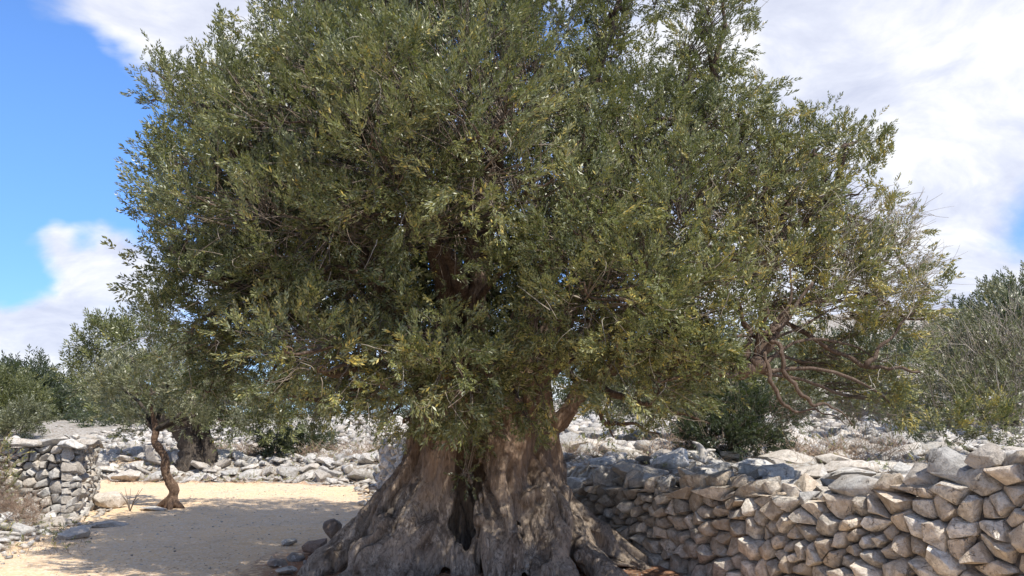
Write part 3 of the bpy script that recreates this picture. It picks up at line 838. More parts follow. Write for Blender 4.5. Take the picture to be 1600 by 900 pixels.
# ------------------------------------------------------------------ the great olive: trunk
olive = empty('olive_tree', (-.35, 9.0, 0), 'huge ancient olive tree with massive furrowed trunk and wide dense crown in the centre', 'tree', )
olive.location = (0, 0, 0)
strands = [
    [(668, 560, 9.0, .17), (672, 640, 9.02, .20), (670, 700, 9.0, .22), (644, 760, 8.98, .27), (590, 815, 8.85, .28), (540, 865, 8.65, .24), (480, 915, 8.4, .17), (430, 960, 8.1, .06)],
    [(695, 560, 8.75, .15), (690, 640, 8.78, .19), (686, 700, 8.76, .21), (672, 770, 8.70, .22), (640, 830, 8.5, .21), (600, 880, 8.3, .19), (550, 950, 8.0, .13)],
    [(700, 640, 8.70, .12), (703, 700, 8.62, .14), (690, 770, 8.58, .125), (686, 830, 8.46, .15), (672, 885, 8.28, .18), (640, 960, 7.95, .15)],
    [(716, 560, 8.62, .12), (716, 640, 8.62, .12), (718, 690, 8.66, .11), (700, 740, 8.62, .09)],
    [(682, 760, 8.62, .09), (672, 810, 8.45, .11), (655, 850, 8.34, .12), (620, 900, 8.15, .12), (585, 960, 7.9, .08)],
    [(692, 750, 8.66, .10), (698, 815, 8.50, .12), (708, 860, 8.36, .13), (710, 910, 8.20, .13), (708, 975, 8.0, .13)],
    [(768, 740, 8.66, .10), (754, 800, 8.52, .11), (743, 850, 8.38, .12), (740, 905, 8.24, .12), (738, 975, 8.0, .12)],
    [(748, 560, 8.9, .16), (752, 640, 8.8, .17), (754, 700, 8.68, .15), (768, 745, 8.58, .13), (775, 800, 8.44, .15), (770, 850, 8.25, .17), (768, 900, 8.0, .17), (765, 970, 7.6, .13)],
    [(782, 560, 8.8, .16), (782, 640, 8.72, .18), (785, 700, 8.60, .18), (788, 760, 8.50, .17), (795, 810, 8.36, .16), (800, 860, 8.16, .15), (802, 910, 7.95, .13), (805, 970, 7.6, .1)],
    [(815, 560, 8.9, .16), (812, 640, 8.78, .19), (812, 700, 8.68, .19), (806, 750, 8.6, .15), (815, 800, 8.5, .11), (828, 845, 8.36, .12), (838, 890, 8.12, .13), (842, 960, 7.7, .1)],
    [(828, 775, 8.55, .10), (838, 820, 8.42, .12), (858, 860, 8.25, .15), (880, 905, 8.0, .16), (900, 970, 7.6, .12)],
    [(855, 905, 7.9, .10), (870, 850, 8.25, .14), (868, 800, 8.5, .17), (852, 755, 8.7, .17), (846, 715, 8.82, .15), (858, 680, 8.92, .13), (880, 650, 8.98, .125), (898, 625, 9.02, .12), (912, 604, 9.05, .115), (925, 590, 9.08, .07)],
    [(868, 800, 8.75, .18), (890, 845, 8.62, .19), (925, 880, 8.4, .17), (965, 910, 8.15, .14), (1020, 955, 7.8, .08)],
    [(872, 770, 9.0, .16), (890, 800, 9.0, .14), (905, 840, 8.9, .14), (950, 868, 8.8, .10), (1010, 892, 8.65, .065), (1060, 915, 8.45, .03)],
    [(905, 850, 8.5, .10), (940, 885, 8.25, .12), (985, 935, 7.9, .09)],
    [(838, 690, 9.0, .16), (836, 740, 8.85, .14), (850, 790, 8.7, .16)],
    [(600, 830, 8.45, .13), (570, 870, 8.25, .14), (530, 920, 8.0, .11)],
    [(640, 900, 8.05, .14), (610, 960, 7.75, .12)],
    [(722, 600, 9.1, .2), (724, 660, 9.0, .2), (724, 700, 8.95, .18), (724, 725, 8.9, .13)],
]
knobs = [(824, 779, 8.42, .075), (838, 772, 8.46, .055), (735, 745, 8.62, .06), (880, 775, 8.9, .10), (840, 800, 8.42, .06), (560, 862, 8.4, .09), (765, 690, 8.5, .06),
         (750, 812, 8.30, .06), (888, 815, 8.72, .08), (905, 870, 8.28, .06), (640, 790, 8.68, .07), (785, 800, 8.24, .05)]


def ico(bm, c, rr, sx=1.0, sz=1.0):
    g = bmesh.ops.create_icosphere(bm, subdivisions=2, radius=rr)
    for v in g['verts']: v.co = Vector((v.co.x * sx, v.co.y, v.co.z * sz)) + Vector(c)


def build_trunk():
    tb = Tubes()
    for k, st in enumerate(strands):
        st = [(px, py, Y + (.10 * (py - 835) / 120 if 655 < px < 865 and py > 835 else 0), rr * (.82 if 655 < px < 865 and py > 780 else 1)) for px, py, Y, rr in st]
        if st[0][1] > 650: st = [(st[0][0], st[0][1] - 55, st[0][2] + .42, st[0][3] * .45)] + st
        rows = [(*at(px, py, Y), rr) for px, py, Y, rr in st]
        sp = spline(rows, 9)
        w = np.linspace(0, 1, len(sp))
        sp[:, 0] += .022 * np.sin(w * 14 + k * 2.1); sp[:, 1] += .02 * np.sin(w * 11 + k * 1.3)
        sp[:, 3] *= 1 + .10 * np.sin(w * 17 + k * 3.3)
        tb.add(sp[:, :3], np.maximum(sp[:, 3] * .90, .02), 12)
    # rear side of the trunk: columns standing round the back, flaring into roots
    for k in range(11):
        a = math.radians(-15 + k * 21); ca, sa = math.cos(a), math.sin(a)
        cxx, cyy = -.35, 9.25
        pts = []
        for z, rad, rr in ((2.6, .55, .16), (1.9, .60, .22), (1.2, .66, .24), (.7, .78, .24), (.3, 1.05, .22), (.0, 1.5, .16), (-.2, 1.9, .06)):
            pts.append((cxx + .03 + ca * rad * (1.0 if z > .5 else 1.15), cyy + sa * rad * .8, z, rr * random.uniform(.85, 1.15)))
        sp = spline(pts, 6); tb.add(sp[:, :3], sp[:, 3], 12)
    # heartwood
    for (x, y, rr) in ((-.75, 9.25, .36), (-.25, 9.32, .30), (.15, 9.2, .32), (-.5, 9.5, .3)):
        sp = spline([(x, y, 2.4, rr * .7), (x, y, 1.2, rr), (x, y, .3, rr * 1.2), (x, y, -.3, rr * 1.5)], 6); tb.add(sp[:, :3], sp[:, 3], 12)
    # low plinth of merged roots
    for (px, py, Y, rr) in ((690, 905, 8.7, .17), (760, 905, 8.7, .17), (835, 905, 8.7, .16)):
        p = at(px, py, Y); sp = spline([(p.x - .2, p.y + .2, -.1, rr), (p.x, p.y, .02, rr), (p.x + .15, p.y + .1, -.1, rr)], 4); tb.add(sp[:, :3], sp[:, 3], 12)
    me = tb.mesh('trunk_src', None)
    bm = bmesh.new(); bm.from_mesh(me)
    for (px, py, Y, rr) in knobs: ico(bm, at(px, py, Y), rr * 1.15, 1.0, 1.25)
    bm.to_mesh(me); bm.free()
    tmp = bpy.data.objects.new('tmp', me); COL.objects.link(tmp)
    rm = tmp.modifiers.new('r', 'REMESH'); rm.mode = 'VOXEL'; rm.voxel_size = .019
    sm = tmp.modifiers.new('s', 'SMOOTH'); sm.iterations = 2; sm.factor = .5
    dg = bpy.context.evaluated_depsgraph_get(); me2 = bpy.data.meshes.new_from_object(tmp.evaluated_get(dg))
    bpy.data.objects.remove(tmp)
    me2.name = 'trunk'
    n = len(me2.vertices); co = np.empty(n * 3, np.float32); me2.vertices.foreach_get('co', co); co = co.reshape(-1, 3)
    no = np.empty(n * 3, np.float32); me2.vertex_normals.foreach_get('vector', no); no = no.reshape(-1, 3)
    disp = np.empty(n)
    fr = mnoise.fractal; nz = mnoise.noise
    for i in range(n):
        x, y, z = co[i]
        # axis direction for the grain fans out towards the roots
        a = math.atan2(y - 9.4, x + .35); 
        rr = math.hypot(x + .35, y - 9.4)
        wv = nz(Vector((x * 2, y * 2, z * 2)))
        g = nz(Vector((a * 7.5 + wv * 1.2, rr * .9 + z * .7, 3.1)))
        g2 = nz(Vector((a * 26 + wv * 2.5, rr * 2.2 + z * 1.8, 9.7)))
        lump = nz(Vector((x * 5, y * 5, z * 2.2)))
        fine = nz(Vector((x * 17, y * 17, z * 11)))
        pit = nz(Vector((x * 8 + 5, y * 8, z * 5)))
        disp[i] = -.115 * max(0, 1 - abs(g) * 4.6) * min(1, max(0, .45 + 2.2 * wv + .4)) - .010 * max(0, 1 - abs(g2) * 5) + .007 * g2 + .034 * lump + .008 * fine - .05 * max(0, pit - .42) * 3
    co2 = co + no * disp[:, None]
    me2.vertices.foreach_set('co', co2.astype(np.float32).ravel())
    me2.polygons.foreach_set('use_smooth', np.ones(len(me2.polygons), bool)); me2.update()
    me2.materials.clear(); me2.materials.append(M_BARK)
    print('trunk verts', n)
    link('trunk', me2, olive)


build_trunk()
print('trunk', time.time() - T0)

# ------------------------------------------------------------------ the great olive: crown
# lobes: picture position, distance, radius (m), hue, options
LOB = [
    # front, low
    (480, 550, 6.5, .40, .60), (525, 575, 6.7, .34, .54), (430, 530, 6.9, .30, .58), (560, 560, 7.0, .42, .45), (610, 600, 6.8, .36, .45), (690, 560, 6.7, .50, .50), (650, 520, 6.9, .42, .50), (720, 610, 6.8, .36, .48), (770, 570, 7.0, .40, .48),
    (640, 650, 7.4, .22, .42), (805, 620, 7.2, .32, .45), (850, 580, 7.1, .42, .48), (880, 500, 6.9, .46, .52),
    (550, 605, 7.5, .32, .38), (620, 635, 7.6, .30, .38), (680, 645, 7.3, .28, .42), (750, 655, 7.35, .26, .42), (820, 655, 7.5, .24, .42), (570, 635, 8.0, .28, .32), (480, 620, 8.0, .30, .32), (640, 590, 8.0, .4, .32), (760, 610, 7.8, .4, .36),
    # middle band
    (340, 440, 7.8, .70, .36), (420, 400, 7.4, .72, .36), (275, 420, 8.2, .44, .34), (288, 350, 8.2, .44, .34), (520, 420, 7.4, .62, .34), (480, 330, 7.0, .80, .38), (600, 340, 6.9, .78, .38), (370, 320, 7.4, .75, .38),
    (700, 340, 7.0, .68, .36), (860, 400, 7.0, .55, .46), (930, 380, 6.5, .62, .52), (950, 470, 6.4, .62, .55), (1030, 430, 6.5, .70, .56), (1000, 550, 6.7, .60, .52), (1070, 510, 6.9, .52, .56), (940, 560, 7.1, .34, .48), (820, 300, 6.6, .68, .44),
    (1030, 620, 7.2, .32, .50), (1075, 600, 7.5, .34, .52),
    # upper left
    (330, 210, 7.9, .62, .40), (262, 165, 8.2, .34, .46), (250, 120, 8.3, .22, .50), (345, 115, 8.2, .34, .44), (290, 260, 8.0, .48, .36), (410, 160, 7.7, .62, .42), (440, 70, 7.9, .50, .40), (500, 200, 7.0, .85, .42), (560, 110, 7.2, .80, .42),
    (520, 20, 7.9, .62, .40), (620, 10, 7.8, .75, .42), (650, 170, 6.5, .85, .46), (720, 100, 6.8, .80, .46), (740, 230, 6.2, .75, .50), (600, 250, 6.4, .72, .44), (800, 160, 6.7, .75, .46), (740, 0, 7.8, .80, .44),
    # upper right
    (840, 70, 7.4, .60, .44), (900, 160, 7.9, .50, .40), (960, 90, 8.2, .55, .44), (975, 20, 8.3, .45, .46), (920, 250, 7.2, .62, .46), (1010, 200, 7.6, .68, .46), (1000, 300, 6.9, .72, .50), (1090, 130, 8.2, .55, .44), (1110, 50, 8.3, .48, .44),
    (1135, 0, 8.4, .38, .46), (1160, 160, 8.0, .42, .44), (1100, 230, 7.7, .68, .44), (1110, 330, 7.2, .72, .52), (1190, 250, 7.9, .60, .42), (1270, 240, 8.1, .52, .44), (1340, 225, 8.3, .28, .48), (1225, 330, 7.7, .60, .48), (1320, 310, 8.0, .50, .50),
    # right side
    (1160, 430, 7.0, .62, .62), (1240, 420, 7.3, .55, .60), (1310, 400, 7.6, .50, .64), (1380, 360, 7.9, .34, .66), (1395, 420, 7.9, .34, .60), (1130, 500, 7.0, .40, .58), (1100, 570, 6.8, .34, .55), (1050, 590, 6.9, .36, .55), (1330, 480, 7.7, .48, .58), (1265, 480, 7.4, .36, .56), (1400, 490, 7.7, .36, .58),
    (1450, 455, 7.8, .20, .60), (1360, 560, 7.8, .40, .52), (1320, 580, 8.2, .32, .50), (1360, 620, 8.0, .34, .54), (1395, 640, 7.9, .20, .56), (1275, 590, 8.5, .30, .50),
    # lower left, hanging in shade; low hue paints that shade into the leaves
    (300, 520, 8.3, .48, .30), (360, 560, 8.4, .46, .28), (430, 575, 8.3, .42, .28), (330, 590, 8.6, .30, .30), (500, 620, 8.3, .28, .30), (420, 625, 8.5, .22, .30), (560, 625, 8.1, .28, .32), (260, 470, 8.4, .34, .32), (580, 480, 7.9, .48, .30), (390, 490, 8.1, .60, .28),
    # above the frame
    (600, -110, 8.0, .95, .42), (760, -130, 8.0, 1.0, .42), (920, -110, 8.4, .9, .42), (1060, -90, 8.5, .8, .42), (500, -60, 8.3, .7, .42), (820, -260, 8.8, 1.0, .42), (660, -240, 8.8, .9, .42), (980, -230, 9.0, .8, .42),
    # rear
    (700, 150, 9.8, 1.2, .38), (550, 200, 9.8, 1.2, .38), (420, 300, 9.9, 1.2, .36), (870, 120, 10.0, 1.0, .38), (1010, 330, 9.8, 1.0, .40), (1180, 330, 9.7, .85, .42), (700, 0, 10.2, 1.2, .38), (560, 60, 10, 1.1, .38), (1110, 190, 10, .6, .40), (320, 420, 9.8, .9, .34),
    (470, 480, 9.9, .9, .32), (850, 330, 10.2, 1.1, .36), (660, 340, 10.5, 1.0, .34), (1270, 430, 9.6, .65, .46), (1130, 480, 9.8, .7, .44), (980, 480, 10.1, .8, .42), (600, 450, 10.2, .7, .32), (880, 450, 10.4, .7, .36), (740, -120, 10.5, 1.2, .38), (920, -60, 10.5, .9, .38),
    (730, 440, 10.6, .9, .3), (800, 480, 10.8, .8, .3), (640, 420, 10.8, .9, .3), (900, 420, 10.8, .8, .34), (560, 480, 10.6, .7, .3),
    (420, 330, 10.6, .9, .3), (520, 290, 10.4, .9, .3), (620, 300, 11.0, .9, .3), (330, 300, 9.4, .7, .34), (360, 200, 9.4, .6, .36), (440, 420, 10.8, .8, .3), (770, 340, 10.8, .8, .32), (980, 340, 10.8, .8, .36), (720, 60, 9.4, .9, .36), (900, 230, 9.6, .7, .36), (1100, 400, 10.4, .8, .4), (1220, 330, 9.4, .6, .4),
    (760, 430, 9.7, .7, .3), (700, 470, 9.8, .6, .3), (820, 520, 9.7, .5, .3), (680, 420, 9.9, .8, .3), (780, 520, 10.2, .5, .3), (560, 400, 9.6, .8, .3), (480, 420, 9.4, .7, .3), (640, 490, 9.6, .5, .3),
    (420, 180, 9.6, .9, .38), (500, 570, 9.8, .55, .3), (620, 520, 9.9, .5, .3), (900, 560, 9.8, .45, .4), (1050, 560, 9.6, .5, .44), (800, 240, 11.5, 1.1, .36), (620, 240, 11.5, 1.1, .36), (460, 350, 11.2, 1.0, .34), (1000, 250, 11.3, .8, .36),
]
r = np.random.default_rng(77)
PP, DD, HH, SS_, REAR = [], [], [], [], []
twig = Tubes(); lobes3 = []
hub = np.array([-.35, 9.0, 2.7])
for i, (px, py, Y, R, hue) in enumerate(LOB):
    c = np.array(at(px, py, Y)); rear = Y > 9.3; lobes3.append((c, R, rear))
    yel = .10 if px > 1130 else .03
    tm = 17 if not rear else 12; per = 10 if not rear else 7
    if px < 660 and 380 < py < 500 and Y < 8.3: c = c + np.array([0, .55, 0])
    P, D, hu, tcs, tds = lobe_sprigs(c, R * (.98 if not rear else 1), r, tm, per, .070 if not rear else .12, up=.5 if py < 560 else .25, hue=hue, hvar=.10 + yel, droop=py > 500)
    hu = hu + .13 * np.sin(P[:, 0] * 3.1 + np.sin(P[:, 2] * 2.3)) * np.sin(P[:, 2] * 3.7 + P[:, 1] * 2) + (.16 if px > 1180 else .06 if px > 1080 else 0)
    keep = P[:, 2] > 1.15 + .15 * r.random(len(P))
    # openings in the front of the crown that let the sun through to the trunk
    s_ = (P[:, 1] - 8.4) / sun_vec.y; q_ = P - s_[:, None] * np.array(sun_vec)[None]
    gapm = np.sin(q_[:, 0] * 7.4 + 2.2 * np.sin(q_[:, 2] * 4.3)) * np.sin(q_[:, 2] * 6.0 + 1.7 * np.sin(q_[:, 0] * 6.1 + 1)) + .25 * r.normal(size=len(P))
    keep &= ~((s_ > 0) & (q_[:, 2] > -.3) & (q_[:, 2] < 1.7) & (q_[:, 0] > -2.4) & (q_[:, 0] < 2.0) & (gapm > -.16))
    P, D, hu = P[keep], D[keep], hu[keep]
    # the odd yellow tuft
    REAR.append(np.full(len(P), rear)); PP.append(P); DD.append(D); HH.append(hu + (r.random(len(P)) < .012) * .5 + (r.random(len(P)) < yel) * .25); SS_.append(r.uniform(.60, .98, len(P)) * (1.25 if rear else 1.0))
    core = c + (hub - c) * .12
    for k in range(0, len(tcs), 1 if not rear else 3):
        e = tcs[k]
        if e[2] < 1.1: continue
        m1 = core + (e - core) * .5 + r.normal(0, R * .13, 3); m0 = core + (m1 - core) * .35 + r.normal(0, R * .05, 3)
        ln = R
        twig.add([m0, m1, e + tds[k] / np.linalg.norm(tds[k]) * .08], [.006 + .003 * ln, .0045, .002], 3, False, float(np.clip(r.normal(.28, .15), 0, 1)))
P = np.concatenate(PP); D = np.concatenate(DD); HU = np.concatenate(HH); SC = np.concatenate(SS_)
RR = np.concatenate(REAR)
me, nl = foliage_mesh('crown', P[~RR], D[~RR], HU[~RR], SC[~RR], T_FINE, M_LEAF, r)
me2, _ = foliage_mesh('rear_crown', P[RR], D[RR], HU[RR], SC[RR], T_REAR, M_LEAF, r)
tag(link('rear_crown', me2, olive), kind='stuff')
print('main crown sprigs', len(P), 'leaves', nl, time.time() - T0)
tag(link('crown', me, olive), kind='stuff')

# bare and wiry grey twigs showing between the leaves
def wire(c, ln, rad0, tone, curl=.5, sides=3, seg=5, d0=None):
    d = rand_dirs(1, r)[0] if d0 is None else np.asarray(d0, float); d = d / np.linalg.norm(d); pts = [np.array(c, float)]; cur = r.normal(0, curl, 3)
    for k in range(seg):
        d = d + cur * (.9 / seg) + r.normal(0, .16, 3); d /= np.linalg.norm(d); pts.append(pts[-1] + d * ln / seg)
    twig.add(pts, np.linspace(rad0, rad0 * .35, seg + 1), sides, False, tone); return pts


for i, (c, R, rear) in enumerate(lobes3):
    if rear: continue
    px = LOB[i][0]
    n = int(R * R * (70 if px > 1130 else 12 if LOB[i][1] < 500 else 38))
    for k in range(n):
        d = rand_dirs(1, r)[0]; d[1] = -abs(d[1]) * .8 if r.random() < .7 else d[1]
        p = c + d * R * r.uniform(.6, .98)
        if p[2] < 1.2: continue
        wire(p, r.uniform(.15, .42), r.uniform(.0025, .005), float(np.clip(r.normal(.74, .16), 0, 1)), 1.0, d0=d * .6 + rand_dirs(1, r)[0] * .6)
# brushy bare spray on the right-hand side
for k in range(420):
    p = np.array(at(r.uniform(1270, 1430), r.uniform(320, 500), r.uniform(7.2, 7.9)))
    wire(p, r.uniform(.22, .42), r.uniform(.0025, .0045), float(np.clip(r.normal(.8, .12), 0, 1)), .5, d0=(.6 + r.normal(0, .25), r.normal(-.2, .3), .45 + r.normal(0, .35)))
for k in range(70):
    p = np.array(at(r.uniform(1400, 1460), r.uniform(400, 530), r.uniform(7.5, 7.9)))
    wire(p, r.uniform(.25, .5), .003, .75, .5, d0=(.9, r.normal(0, .3), .35 + r.normal(0, .3)))
for k in range(160):
    p = np.array(at(r.uniform(1200, 1390), r.uniform(620, 660), r.uniform(7.8, 8.4)))
    wire(p, r.uniform(.2, .45), r.uniform(.002, .004), .55, .7, d0=(.4 + r.normal(0, .5), r.normal(0, .4), -.25 + r.normal(0, .35)))

# limbs and branches
def limb(name, pts, mat=M_LIMB, sides=10, wobble=.03, seg=7, px_pts=True):
    rows = [(*at(a, b_, Y), rr) if px_pts else (a, b_, Y, rr) for a, b_, Y, rr in pts]
    sp = spline(rows, seg); w = np.arange(len(sp)); sp[:, 0] += wobble * np.sin(w * .9 + rows[0][0] * 7); sp[:, 2] += wobble * np.sin(w * 1.1 + rows[0][1] * 5)
    sp[:, 3] *= 1 + .12 * np.sin(w * 1.7); tb = Tubes(); tb.add(sp[:, :3], np.maximum(sp[:, 3], .003), sides)
    return link(name, tb.mesh(name, mat), olive)


limbs = [
    [(668, 600, 9.0, .20), (640, 520, 8.8, .16), (590, 430, 8.5, .12), (500, 340, 8.3, .08), (420, 260, 8.1, .04)],
    [(690, 580, 8.8, .18), (700, 480, 8.6, .14), (680, 360, 8.2, .11), (640, 240, 8.0, .08), (610, 100, 8.0, .05)],
    [(730, 580, 9.0, .20), (735, 480, 8.9, .17), (750, 380, 8.8, .14), (770, 250, 8.6, .10), (790, 100, 8.4, .06), (800, -60, 8.5, .03)],
    [(745, 560, 8.7, .13), (745, 470, 8.5, .11), (742, 420, 8.4, .09), (730, 330, 8.2, .06)],
    [(780, 600, 8.9, .20), (830, 480, 8.8, .16), (880, 340, 8.7, .12), (910, 180, 8.6, .08), (950, 60, 8.6, .05)],
    [(815, 600, 9.0, .18), (900, 470, 8.9, .14), (1010, 360, 8.6, .10), (1080, 240, 8.5, .06), (1120, 120, 8.5, .03)],
    [(820, 600, 9.0, .16), (930, 520, 8.8, .13), (1060, 450, 8.4, .09), (1200, 380, 8.2, .06), (1300, 320, 8.1, .03)],
    [(680, 590, 9.1, .16), (600, 530, 9.0, .12), (480, 490, 8.8, .09), (380, 450, 8.6, .06), (290, 420, 8.5, .03)],
    [(912, 604, 9.05, 0.090), (985, 560, 8.6, 0.078), (1060, 560, 8.2, 0.070), (1130, 572, 7.35, 0.066), (1178, 574, 7.20, 0.066)],
    [(1178, 574, 7.20, 0.058), (1205, 530, 7.15, 0.043), (1212, 518, 7.17, 0.039), (1235, 490, 7.25, 0.023), (1270, 440, 7.25, 0.012)],
    [(1165, 576, 7.20, 0.047), (1166, 545, 7.17, 0.035), (1170, 520, 7.20, 0.031), (1150, 470, 7.15, 0.016)],
    [(1178, 525, 7.25, 0.016), (1205, 516, 7.15, 0.020), (1222, 510, 7.15, 0.020), (1238, 490, 7.20, 0.009)],
    [(1195, 548, 7.10, 0.017), (1203, 590, 7.05, 0.019), (1215, 615, 7.05, 0.018), (1235, 640, 7.05, 0.014), (1280, 642, 7.05, 0.008), (1320, 660, 7.15, 0.004)],
    [(1205, 530, 7.10, 0.019), (1222, 548, 7.00, 0.020), (1224, 578, 7.00, 0.020), (1245, 605, 7.00, 0.019), (1268, 630, 7.00, 0.016), (1300, 635, 7.05, 0.009), (1335, 665, 7.15, 0.004)],
    [(930, 598, 9.0, .06), (939, 612, 8.9, .035), (935, 640, 8.85, .028), (950, 662, 8.8, .025), (985, 662, 8.7, .018), (1030, 680, 8.6, .008)],
    [(938, 604, 8.9, .03), (950, 618, 8.85, .025), (948, 650, 8.8, .018), (958, 682, 8.75, .008)],
    [(925, 600, 9.0, .05), (985, 625, 8.6, .035), (1040, 640, 8.3, .022), (1110, 660, 8.1, .010)],
    [(1190, 480, 8.0, .03), (1290, 540, 7.7, .022), (1355, 572, 7.6, .02), (1400, 575, 7.5, .015), (1440, 583, 7.5, .010)],
    [(1355, 572, 7.5, .028), (1375, 545, 7.5, .018), (1415, 500, 7.5, .012), (1455, 455, 7.6, .006)],
    [(1190, 480, 8.0, .04), (1270, 470, 7.7, .028), (1340, 455, 7.6, .02), (1430, 500, 7.6, .012), (1480, 480, 7.7, .005)],
    [(690, 580, 8.8, .10), (620, 560, 8.0, .07), (540, 580, 7.2, .04), (480, 580, 6.9, .02)],
    [(720, 580, 8.8, .10), (710, 570, 7.9, .06), (690, 580, 7.2, .035)],
    [(840, 580, 8.9, .08), (900, 540, 8.0, .06), (950, 500, 7.2, .035)],
    [(735, 500, 8.8, .10), (700, 400, 8.0, .07), (620, 320, 7.4, .04)],
    [(750, 400, 8.8, .10), (780, 300, 8.0, .07), (770, 220, 7.2, .04)],
]
for k, L in enumerate(limbs):
    limb('limb' if L[0][3] >= .09 else 'branch', L, sides=10 if L[0][3] > .05 else 7, wobble=.02 if L[0][3] > .06 else .012, mat=M_LIMB)
# knotty swelling where the right limb was cut
bm = bmesh.new(); ico(bm, at(1170, 578, 7.15), .09, 1.35, .8); ico(bm, at(1184, 570, 7.13), .08, 1.0, 1.0); ico(bm, at(1158, 582, 7.17), .065, 1.2, 1.0)
for v in bm.verts: v.co += mnoise.noise_vector(v.co * 9) * .022
for f in bm.faces: f.smooth = True
me = bpy.data.meshes.new('knot'); bm.to_mesh(me); bm.free(); me.materials.append(M_LIMB); link('knot', me, olive)
# a branch into every lobe from the nearest limb
limb_pts = np.array([np.array(at(a, b_, Y)) for L in limbs[:9] for a, b_, Y, _ in L])
for i, (c, R, rear) in enumerate(lobes3):
    d = np.linalg.norm(limb_pts - c, axis=1) + .6 * np.maximum(0, limb_pts[:, 2] - c[2]); s = limb_pts[int(np.argmin(d))]
    mid = s + (c - s) * .5 + r.normal(0, .12, 3) + np.array([0, 0, .1])
    k_ = .42 if (LOB[i][0] > 1100 and LOB[i][1] > 380) else .8
    limb('branch', [(*s, .045 * k_), (*mid, .034 * k_), (*(c + (c - s) * .05), .016 * k_), (*(c + (c - s) / (np.linalg.norm(c - s) + .01) * R * .6), .006)], sides=6, wobble=.03, seg=5, px_pts=False)
tag(link('twigs', twig.mesh('twigs', M_TWIG, False), olive), kind='stuff')
# sucker shoots by the hollow
tb = Tubes(); Pq, Dq = [], []
for k in range(14):
    p0 = np.array(at(728 + r.uniform(-6, 6), 742 + r.uniform(-4, 4), 8.42)); d = rand_dirs(1, r)[0]; d[1] = -abs(d[1]); p1 = p0 + d * r.uniform(.05, .14)
    tb.add([p0, (p0 + p1) / 2 + (0, 0, .02), p1], [.003, .0025, .0015], 3, False, .7); Pq.append(p1); Dq.append(d)
for k in range(5):
    a = np.array(at(724 + 3 * k, 738, 8.46)); b_ = np.array(at(735 + 7 * k, 640 + 10 * k, 8.35)); m_ = (a + b_) / 2 + r.normal(0, .05, 3)
    tb.add(spline([a, m_, b_], 5), np.linspace(.008, .003, 11), 4, False, .4)
    for q in range(10): Pq.append(a + (b_ - a) * r.uniform(.35, 1) + r.normal(0, .05, 3)); Dq.append(rand_dirs(1, r)[0] + (0, 0, .4))
link('sucker_shoot', tb.mesh('sucker_shoot', M_TWIG), olive)
me, _ = foliage_mesh('sucker_leaves', np.array(Pq), np.array(Dq), np.full(len(Pq), .35), np.full(len(Pq), .8), T_FINE, M_LEAF, r)
tag(link('sucker_leaves', me, olive), kind='stuff')
print('main tree', time.time() - T0)


# ------------------------------------------------------------------ other trees and shrubs
def plant(name, label, cat, lobes, mat, trunks=(), hue=.4, tufts=12, per=6, templ=None, scale=1.4, spread=.1, bark=None, twigs=0, twig_tone=.6,
          group=None, up=.45, twig_len=(.3, .7), twig_up=.8, hvar=.12, seed=1, part='crown', squash=.9, minz=None, twig_rad=.005):
    global r
    r = np.random.default_rng(seed); root = empty(name, (0, 0, 0), label, cat, group); templ = templ or T_BIG
    PP, DD, HH = [], [], []; tb = Tubes(); cs = []
    for c, R in lobes:
        c = np.array(c); cs.append(c)
        P, D, hu, tcs, tds = lobe_sprigs(c, R, r, tufts, per, spread, up=up, hue=hue + r.normal(0, .04), hvar=hvar, squash=squash)
        if minz is not None: k = P[:, 2] > minz; P, D, hu = P[k], D[k], hu[k]
        PP.append(P); DD.append(D); HH.append(hu)
    if tufts > 0:
        P = np.concatenate(PP); me, nl = foliage_mesh(part, P, np.concatenate(DD), np.concatenate(HH), r.uniform(.8, 1.2, len(P)) * scale, templ, mat, r)
        tag(link(part, me, root), kind='stuff')
    for tr in trunks:
        sp = spline(tr, 7); w = np.arange(len(sp)); sp[:, 3] *= 1 + .1 * np.sin(w * 2.1)
        t1 = Tubes(); t1.add(sp[:, :3], sp[:, 3], 12); link('trunk', t1.mesh('trunk', bark or M_BARK_DARK), root)
    for (c, R), cc in zip(lobes, cs):
        if trunks:
            top = np.array(trunks[0][-1][:3]); mid = (top + cc) / 2 + r.normal(0, .08, 3)
            sp = spline([top, mid, cc], 5); tb.add(sp, np.linspace(trunks[0][-1][3] * .5, .01, len(sp)), 6, False, .25)
        for k in range(int(twigs * R * R)):
            d = rand_dirs(1, r)[0]; p = cc + d * R * r.uniform(.3, .85); ln = r.uniform(*twig_len); dd = d * .6 + np.array([0, 0, twig_up]) + r.normal(0, .3, 3); dd /= np.linalg.norm(dd)
            q = p + dd * ln * .5 + r.normal(0, ln * .06, 3)
            tb.add([p, q, q + (dd + r.normal(0, .25, 3)) * ln * .5], [twig_rad, twig_rad * .7, twig_rad * .35], 3, False, float(np.clip(r.normal(twig_tone, .18), 0, 1)))
    if tb.n: tag(link('branches', tb.mesh('branches', M_TWIG, False), root), kind='stuff')
    return root


def Lb(*a):
    return [(tuple(at(px, py, Y)), R) for px, py, Y, R in a]


